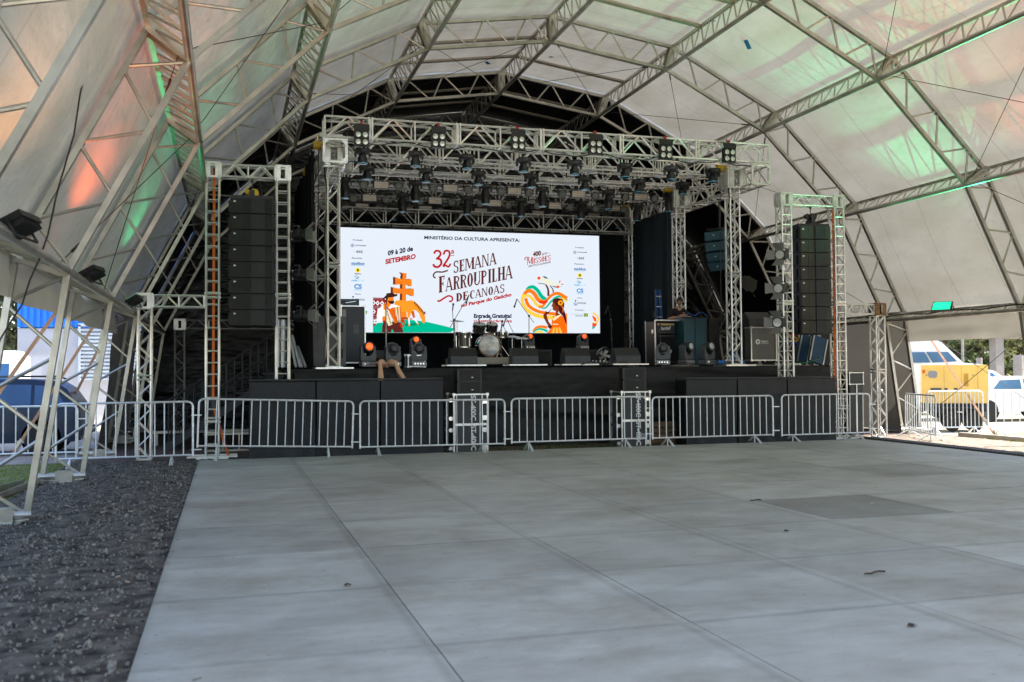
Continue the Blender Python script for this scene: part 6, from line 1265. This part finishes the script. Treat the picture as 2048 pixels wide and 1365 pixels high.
def car(loc, rz, lb, paint, glass, L=4.5, H=1.65, win=None, prof=None, windows=(), wheels=(.75, 3.6), wr=.36, extra=None, nm='parked_car', cat='car', Wd=1.8, zi=1.0, inset=.16):
    t_ = thing(nm, lb, cat, loc, rz); mb = MB(); sidebody(mb, prof, -Wd/2, Wd/2, inset, zi); b = mb.build('body', paint, t_)
    for wn in windows:
        for s_ in (-1, 1):
            mb = MB(); pts = [(x, s_*(Wd/2+.004-(inset*(z-zi)/.6 if z > zi else 0)), z) for x, z in wn]; tr = [tuple(f) for f in tessellate_polygon([[Vector((x, z, 0)) for x, z in wn]])]
            mb.add(pts, tr); mb.add([(x, y-s_*.02, z) for x, y, z in pts], tr); mb.build('window', glass, b)
    for wx in wheels:
        for s_ in (-1, 1): wheel(wx, s_*(Wd/2-.1)*1.0-(.0), wr, wr, .22, t_)
        for s_ in (-1, 1): mb = MB(); mb.lathe([(wr*1.12, -.006), (.001, -.006)], TR(wx, s_*(Wd/2+.001), wr+.02, PI/2), 22); mb.build('wheel_arch', RUB, b)
    if extra: extra(t_, b)
    return t_
NV = mat('navy_paint', (.006, .018, .05), .3, .2, .1, 2, coat=.15, spec=.3); GLS = mat('car_glass', (.03, .09, .22), .06, 0, .2, 1, spec=.5)
def suvx(t_, b):
    mb = MB(); [mb.path([(.5, s_*.6, 1.66), (.7, s_*.62, 1.73), (2.6, s_*.62, 1.74), (2.9, s_*.6, 1.67)], .022, 6) for s_ in (-1, 1)]; mb.build('roof_rail', BLK2, b)
    mb = MB(); [mb.box((0.06, s_*.72, .95), (.06, .16, .25)) for s_ in (-1, 1)]; mb.split('tail_light', mat('red_lens', (.3, .01, .01), .3), b); mb = MB(); mb.box((-.03, 0, .5), (.16, 1.7, .16)); mb.build('bumper', BLK2, b)
    mb = MB(); [mb.box((1.75, s_*.905, .95), (.14, .02, .03)) for s_ in (-1, 1)]; mb.split('door_handle', CHROME, b); mb = MB(); [mb.box((x, s_*.903, .75), (.012, .006, .8)) for x in (1.35, 2.35, 3.3) for s_ in (-1, 1)]; mb.split('door_gap', RUB, b)
prof = [(0, .32), (0, .9), (.08, 1.1), (.3, 1.45), (.55, 1.62), (1.2, 1.68), (2.3, 1.67), (2.75, 1.58), (3.4, 1.12), (4.2, 1.0), (4.5, .8), (4.52, .4), (4.3, .3), (.2, .28)]
wins = [[(.35, 1.12), (.5, 1.45), (.62, 1.52), (.95, 1.54), (.95, 1.12)], [(1.02, 1.12), (1.02, 1.55), (1.85, 1.57), (1.85, 1.1)], [(1.93, 1.1), (1.93, 1.57), (2.5, 1.55), (3.1, 1.12)]]
car((-3.12, 24.2, GZ), PI, 'dark blue sport utility car parked outside the left tent legs', NV, GLS, prof=prof, windows=wins, extra=suvx, wheels=(.8, 3.55))
WHC = mat('white_car_paint', (.75, .76, .78), .25, 0, .05, 2, coat=.5); SKG = mat('sky_glass', (.06, .14, .24), .08, 0, .2, 1, spec=.9)
car((-6.0, 33, GZ), PI+.0, 'white van half seen at the far left edge beyond the blue car', WHC, GLS, prof=[(0, .4), (0, 2.3), (.2, 2.5), (3.4, 2.5), (4.0, 1.9), (4.3, 1.3), (5, 1.1), (5.1, .4)], windows=[[(.3, 1.5), (.3, 2.1), (1.2, 2.1), (1.2, 1.5)], [(2.6, 1.5), (2.6, 2.15), (3.3, 2.15), (3.9, 1.5)]], nm='parked_van', cat='van', wheels=(.9, 4.1), zi=1.4, Wd=2)
# building
t_ = thing('shed_building', 'white walled industrial building with blue ribbed metal top on the left', 'building', (-6.8, 36, GZ))
mb = MB(); mb.b2(0, 16, 0, 10, 0, 3.33); mb.build('wall', mat('white_wall', (.58, .57, .61), .8, 0, .06, .6, .1, 20), t_)
mb = MB()
for i in range(80): x = i*.2; mb.b2(x+.0, x+.1, -.08, -.02, 3.36, 7); mb.b2(x+.1, x+.2, -.04, -.02, 3.36, 7)
mb.b2(0, 16, -.02, 10, 3.36, 7); mb.build('metal_cladding', mat('blue_cladding', (.01, .2, .75), .4, 0, .05, 1), t_)
mb = MB(); [mb.b2(1.95, 4.6, -.1, -.03, 1.55+i*.13, 1.62+i*.13) for i in range(14)]; [mb.b2(x, x+.08, -.12, -.02, 1.5, 3.45) for x in (1.9, 4.6)]; mb.b2(1.9, 4.68, -.12, -.02, 3.4, 3.5); mb.build('louvre', mat('louvre', (.55, .6, .68), .4, .3), t_)
mb = MB(); mb.b2(1.95, 4.6, -.02, -.005, 1.5, 3.4); mb.build('window', mat('louvre_back', (.62, .62, .64), .6), t_)
# generator
t_ = thing('generator_trailer', 'yellow generator on a twin axle trailer outside the right opening', 'generator', (at(1907, 800, 22.6).x, 22.6, GZ), R(-36)); GW = .78; GY = mat('generator_yellow', (.86, .56, .14), .35, 0, .06, 2, coat=.3)
mb = MB(); mb.rbox((0, 0, 1.31), (2.2, 1.05, 1.06), .04); b = mb.build('canopy', GY, t_)
mb = MB(); mb.rbox((0, 0, 1.31), (2.22, .9, .02), .005); [mb.b2(x, x+.012, -.53, -.527, .8, 1.8) for x in (-.35, .22, .75)]; mb.build('panel_gap', mat('dark_yellow', (.5, .28, .03), .5), b)
mb = MB(); mb.rbox((-.72, -.53, 1.58), (.3, .02, .2), .05); mb.build('window', mat('grey_window', (.3, .3, .33), .2), b); mb = MB(); mb.b2(.3, .45, -.532, -.527, 1.25, 1.6); mb.build('dark_panel', MATS['dark_yellow'], b)
mb = MB(); mb.tube((-1.02, -.53, 1.66), (-1.02, -.545, 1.66), .055, 12); mb.build('lamp', mat('orange_lens', (.7, .12, .02), .3), b)
mb = MB(); [mb.b2(x, x+w, -.54, -.527, 1.12, 1.2) for x, w in ((-.8, .36), (-.34, .1), (-.03, .12))]; [mb.tube((x, -.53, z), (x, -.54, z), .02, 8) for x, z in ((-.92, 1.56), (.6, 1.55))]; mb.split('latch', GREYP, b)
mb = MB(); mb.b2(-1.1, 1.12, -.5, .5, .55, .77); mb.bar((-1.1, 0, .55), (-2.3, 0, .45), .1, .08); mb.b2(1.08, 1.14, -.55, .55, .3, .75); mb.build('chassis', BLK2, t_)
for x in (-.12, .6): mb = MB(); mb.lathe([(.36, -.02), (.36, .16), (.34, .16), (.34, -.02)], TR(x, -.58, .32, PI/2), 20) if 0 else mb.b2(x-.33, x+.33, -.70, -.44, .64, .67); mb.build('mudguard', STEEL, t_)
for x in (-.12, .6):
    for s_ in (-1, 1): wheel(x, s_*.60, .3, .3, .2, t_, WHITEP)
t_.scale = (.77, .85, 1)
car((23.2, 27.6, GZ), R(-14), 'white armoured truck cab behind the yellow generator', WHC, mat('truck_glass', (.04, .1, .18), .08, spec=.9), prof=[(-3.2, .5), (-3.2, 2.85), (-1.7, 2.86), (-.6, 2.75), (-.25, 2.6), (.4, 1.92), (1.1, 1.85), (1.3, 1.6), (1.35, .5)], windows=[[(-1.5, 1.93), (-1.5, 2.28), (-.86, 2.28), (-.7, 1.93)], [(-.62, 1.93), (-.8, 2.28), (-.08, 2.28), (.2, 1.96)]], wheels=(-2.3, .6), wr=.42, nm='armoured_truck', cat='truck', Wd=2.1, zi=1.9, inset=.1)
car((at(1968, 800, 29.5).x, 30.5, GZ), R(-16), 'white and blue sport utility car parked behind the generator on the right', WHC, mat('blue_glass', (.05, .16, .32), .08, spec=.9), prof=[(-2.2, .3), (-2.2, .9), (-1.9, 1.5), (-1.5, 1.72), (.3, 1.74), (.8, 1.62), (1.4, 1.15), (2.2, 1.0), (2.3, .35)], windows=[[(-1.8, 1.15), (-1.5, 1.55), (-.7, 1.58), (-.7, 1.12)], [(-.62, 1.12), (-.62, 1.58), (.25, 1.6), (.25, 1.1)], [(.33, 1.1), (.33, 1.6), (.7, 1.55), (1.15, 1.1)]], wheels=(-1.4, 1.5))
car((at(2055, 800, 25.5).x, 26.3, GZ), R(-10), 'white car at the far right edge behind the farthest barrier', WHC, SKG, prof=[(-2.1, .3), (-2.1, .85), (-1.5, 1.1), (-.9, 1.42), (.5, 1.46), (1.2, 1.05), (2.0, .9), (2.1, .35)], windows=[[(-1.1, 1.05), (-.8, 1.34), (-.1, 1.36), (-.1, 1.05)], [(0, 1.05), (0, 1.37), (.45, 1.37), (.95, 1.02)]], wheels=(-1.3, 1.4), zi=.9)
# concrete post with canopy, poles
t_ = thing('carport', 'grey concrete post carrying a pale flat roof beam behind the vehicles', 'carport', (at(1993, 700, 36).x, 36, GZ)); CON = mat('pale_concrete', (.27, .24, .22), .85)
mb = MB(); mb.b2(-.22, .22, -.2, .2, 0, 3.1); mb.build('post', CON, t_); mb = MB(); mb.b2(-1.4, 5, -.3, 2.5, 3.1, 3.28); mb.build('roof_beam', CON, t_)
for px, lb, w, h in ((1925, 'thin pale metal pole standing behind the yellow generator', .05, 4.2), (1958, 'short pale concrete post behind the generator right end', .12, 2.1), (2036, 'pale gatepost at the far right edge', .2, 2.2)):
    P_ = at(px, 700, 33); mb = MB(); mb.tube((P_.x, 33, GZ), (P_.x, 33, h), w, 10); tag(mb.build('post', CON), lb, 'post')
t_ = thing('slatted_fence', 'low white slatted fence beside the parked cars on the right', 'fence', (at(1975, 750, 27.5).x, 27.6, GZ)); mb = MB()
for i in range(14): mb.b2(i*.22, i*.22+.1, -.02, .02, .1, 1.35)
mb.build('slat', WHITEP, t_); mb = MB(); mb.b2(0, 3.0, -.04, .04, 1.3, 1.42); mb.b2(0, 3.0, -.04, .04, .1, .2); mb.build('rail', WHITEP, t_)
# trees
LEAF = [mat('leaf_%d' % i, c, .6, 0, .4, 3, trans=.35, col2=c2) for i, (c, c2) in enumerate((((.05, .085, .03), (.1, .14, .05)), ((.09, .13, .05), (.16, .19, .08)), ((.16, .17, .06), (.26, .24, .1))))]
BARK = mat('bark', (.12, .09, .07), .9, 0, .3, 6, .8, 12)
def tree(x, y, h, r, lb, k=0, n=2600, low=.1, leaf=.13):
    t_ = thing('tree', lb, 'tree', (x, y, GZ)); mb = MB(); pts = [(0, 0, 0), (.1, .05, h*.3), (-.05, .1, h*.6), (.1, 0, h*.85)]; mb.path(pts, [.22, .17, .1, .04], 8)
    for i in range(9): a_ = i*2.4; z = h*(.25+.06*i); mb.path([(0, 0, z), (math.cos(a_)*r*.4, math.sin(a_)*r*.4, z+h*.08), (math.cos(a_)*r*.75, math.sin(a_)*r*.75, z+h*.14)], [.08, .05, .02], 5)
    mb.build('trunk', BARK, t_); mb = MB(); ms = [LEAF[k], LEAF[min(2, k+1)], LEAF[2]]
    cl = [(random.gauss(0, .45)*r, random.gauss(0, .45)*r, h*random.uniform(low, .95), random.uniform(.35, .8)*r*.5) for _ in range(46)]
    for i in range(n):
        c = random.choice(cl); d = Vector((random.gauss(0, 1), random.gauss(0, 1), random.gauss(0, .8))).normalized()*c[3]*random.random()**.4; p = Vector((c[0], c[1], c[2]))+d
        if p.z < .1: continue
        s_ = leaf*random.uniform(.6, 1.5); a_, b_ = Vector((random.gauss(0, 1), random.gauss(0, 1), random.gauss(0, .6))).normalized(), Vector((random.gauss(0, 1), random.gauss(0, 1), random.gauss(0, 1)))
        b_ = a_.cross(b_).normalized(); mb.cur = random.choices((0, 1, 2), (5, 4, 1))[0]; mb.add([p-a_*s_, p+b_*s_*.5, p+a_*s_, p-b_*s_*.5], [(0, 1, 2, 3)])
    mb.build('crown', ms, t_, smooth=False)
TL = ['dark leafy tree behind the white truck roof', 'tree just right of the truck cab windscreen', 'tree behind the thin pale pole', 'darker tree between pole and concrete post', 'olive tree directly behind the concrete post', 'tree right of the concrete post', 'tree at the far right edge behind the leaning tent leg', 'tree outside the right edge of the view']
for i, px in enumerate((1850, 1890, 1925, 1960, 1995, 2030, 2065, 2110)):
    Y = 44+random.uniform(-2, 3); P_ = at(px, 740, Y); tree(P_.x, Y, random.uniform(6.2, 7.5), 2.6, TL[i], i % 2, 3000, .03, .16)
tree(at(-40, 700, 40).x, 40, 8, 3.2, 'sunlit tree at the far left edge, left half', 2, 3000, .15, .14); tree(at(12, 700, 42).x, 42, 7.2, 2.0, 'sunlit yellow green tree behind the white van on the left', 1, 3200, .25, .13)
for i, (x, y) in enumerate(((-13, 24), (-14, 14), (27, 10), (31, 18), (-6, -16), (8, -22), (22, -16))): tree(x, y, 7.5, 3, '%s tree standing outside the tent beyond the edges of the view' % ORD[i], 1, 1500, .2, .25)
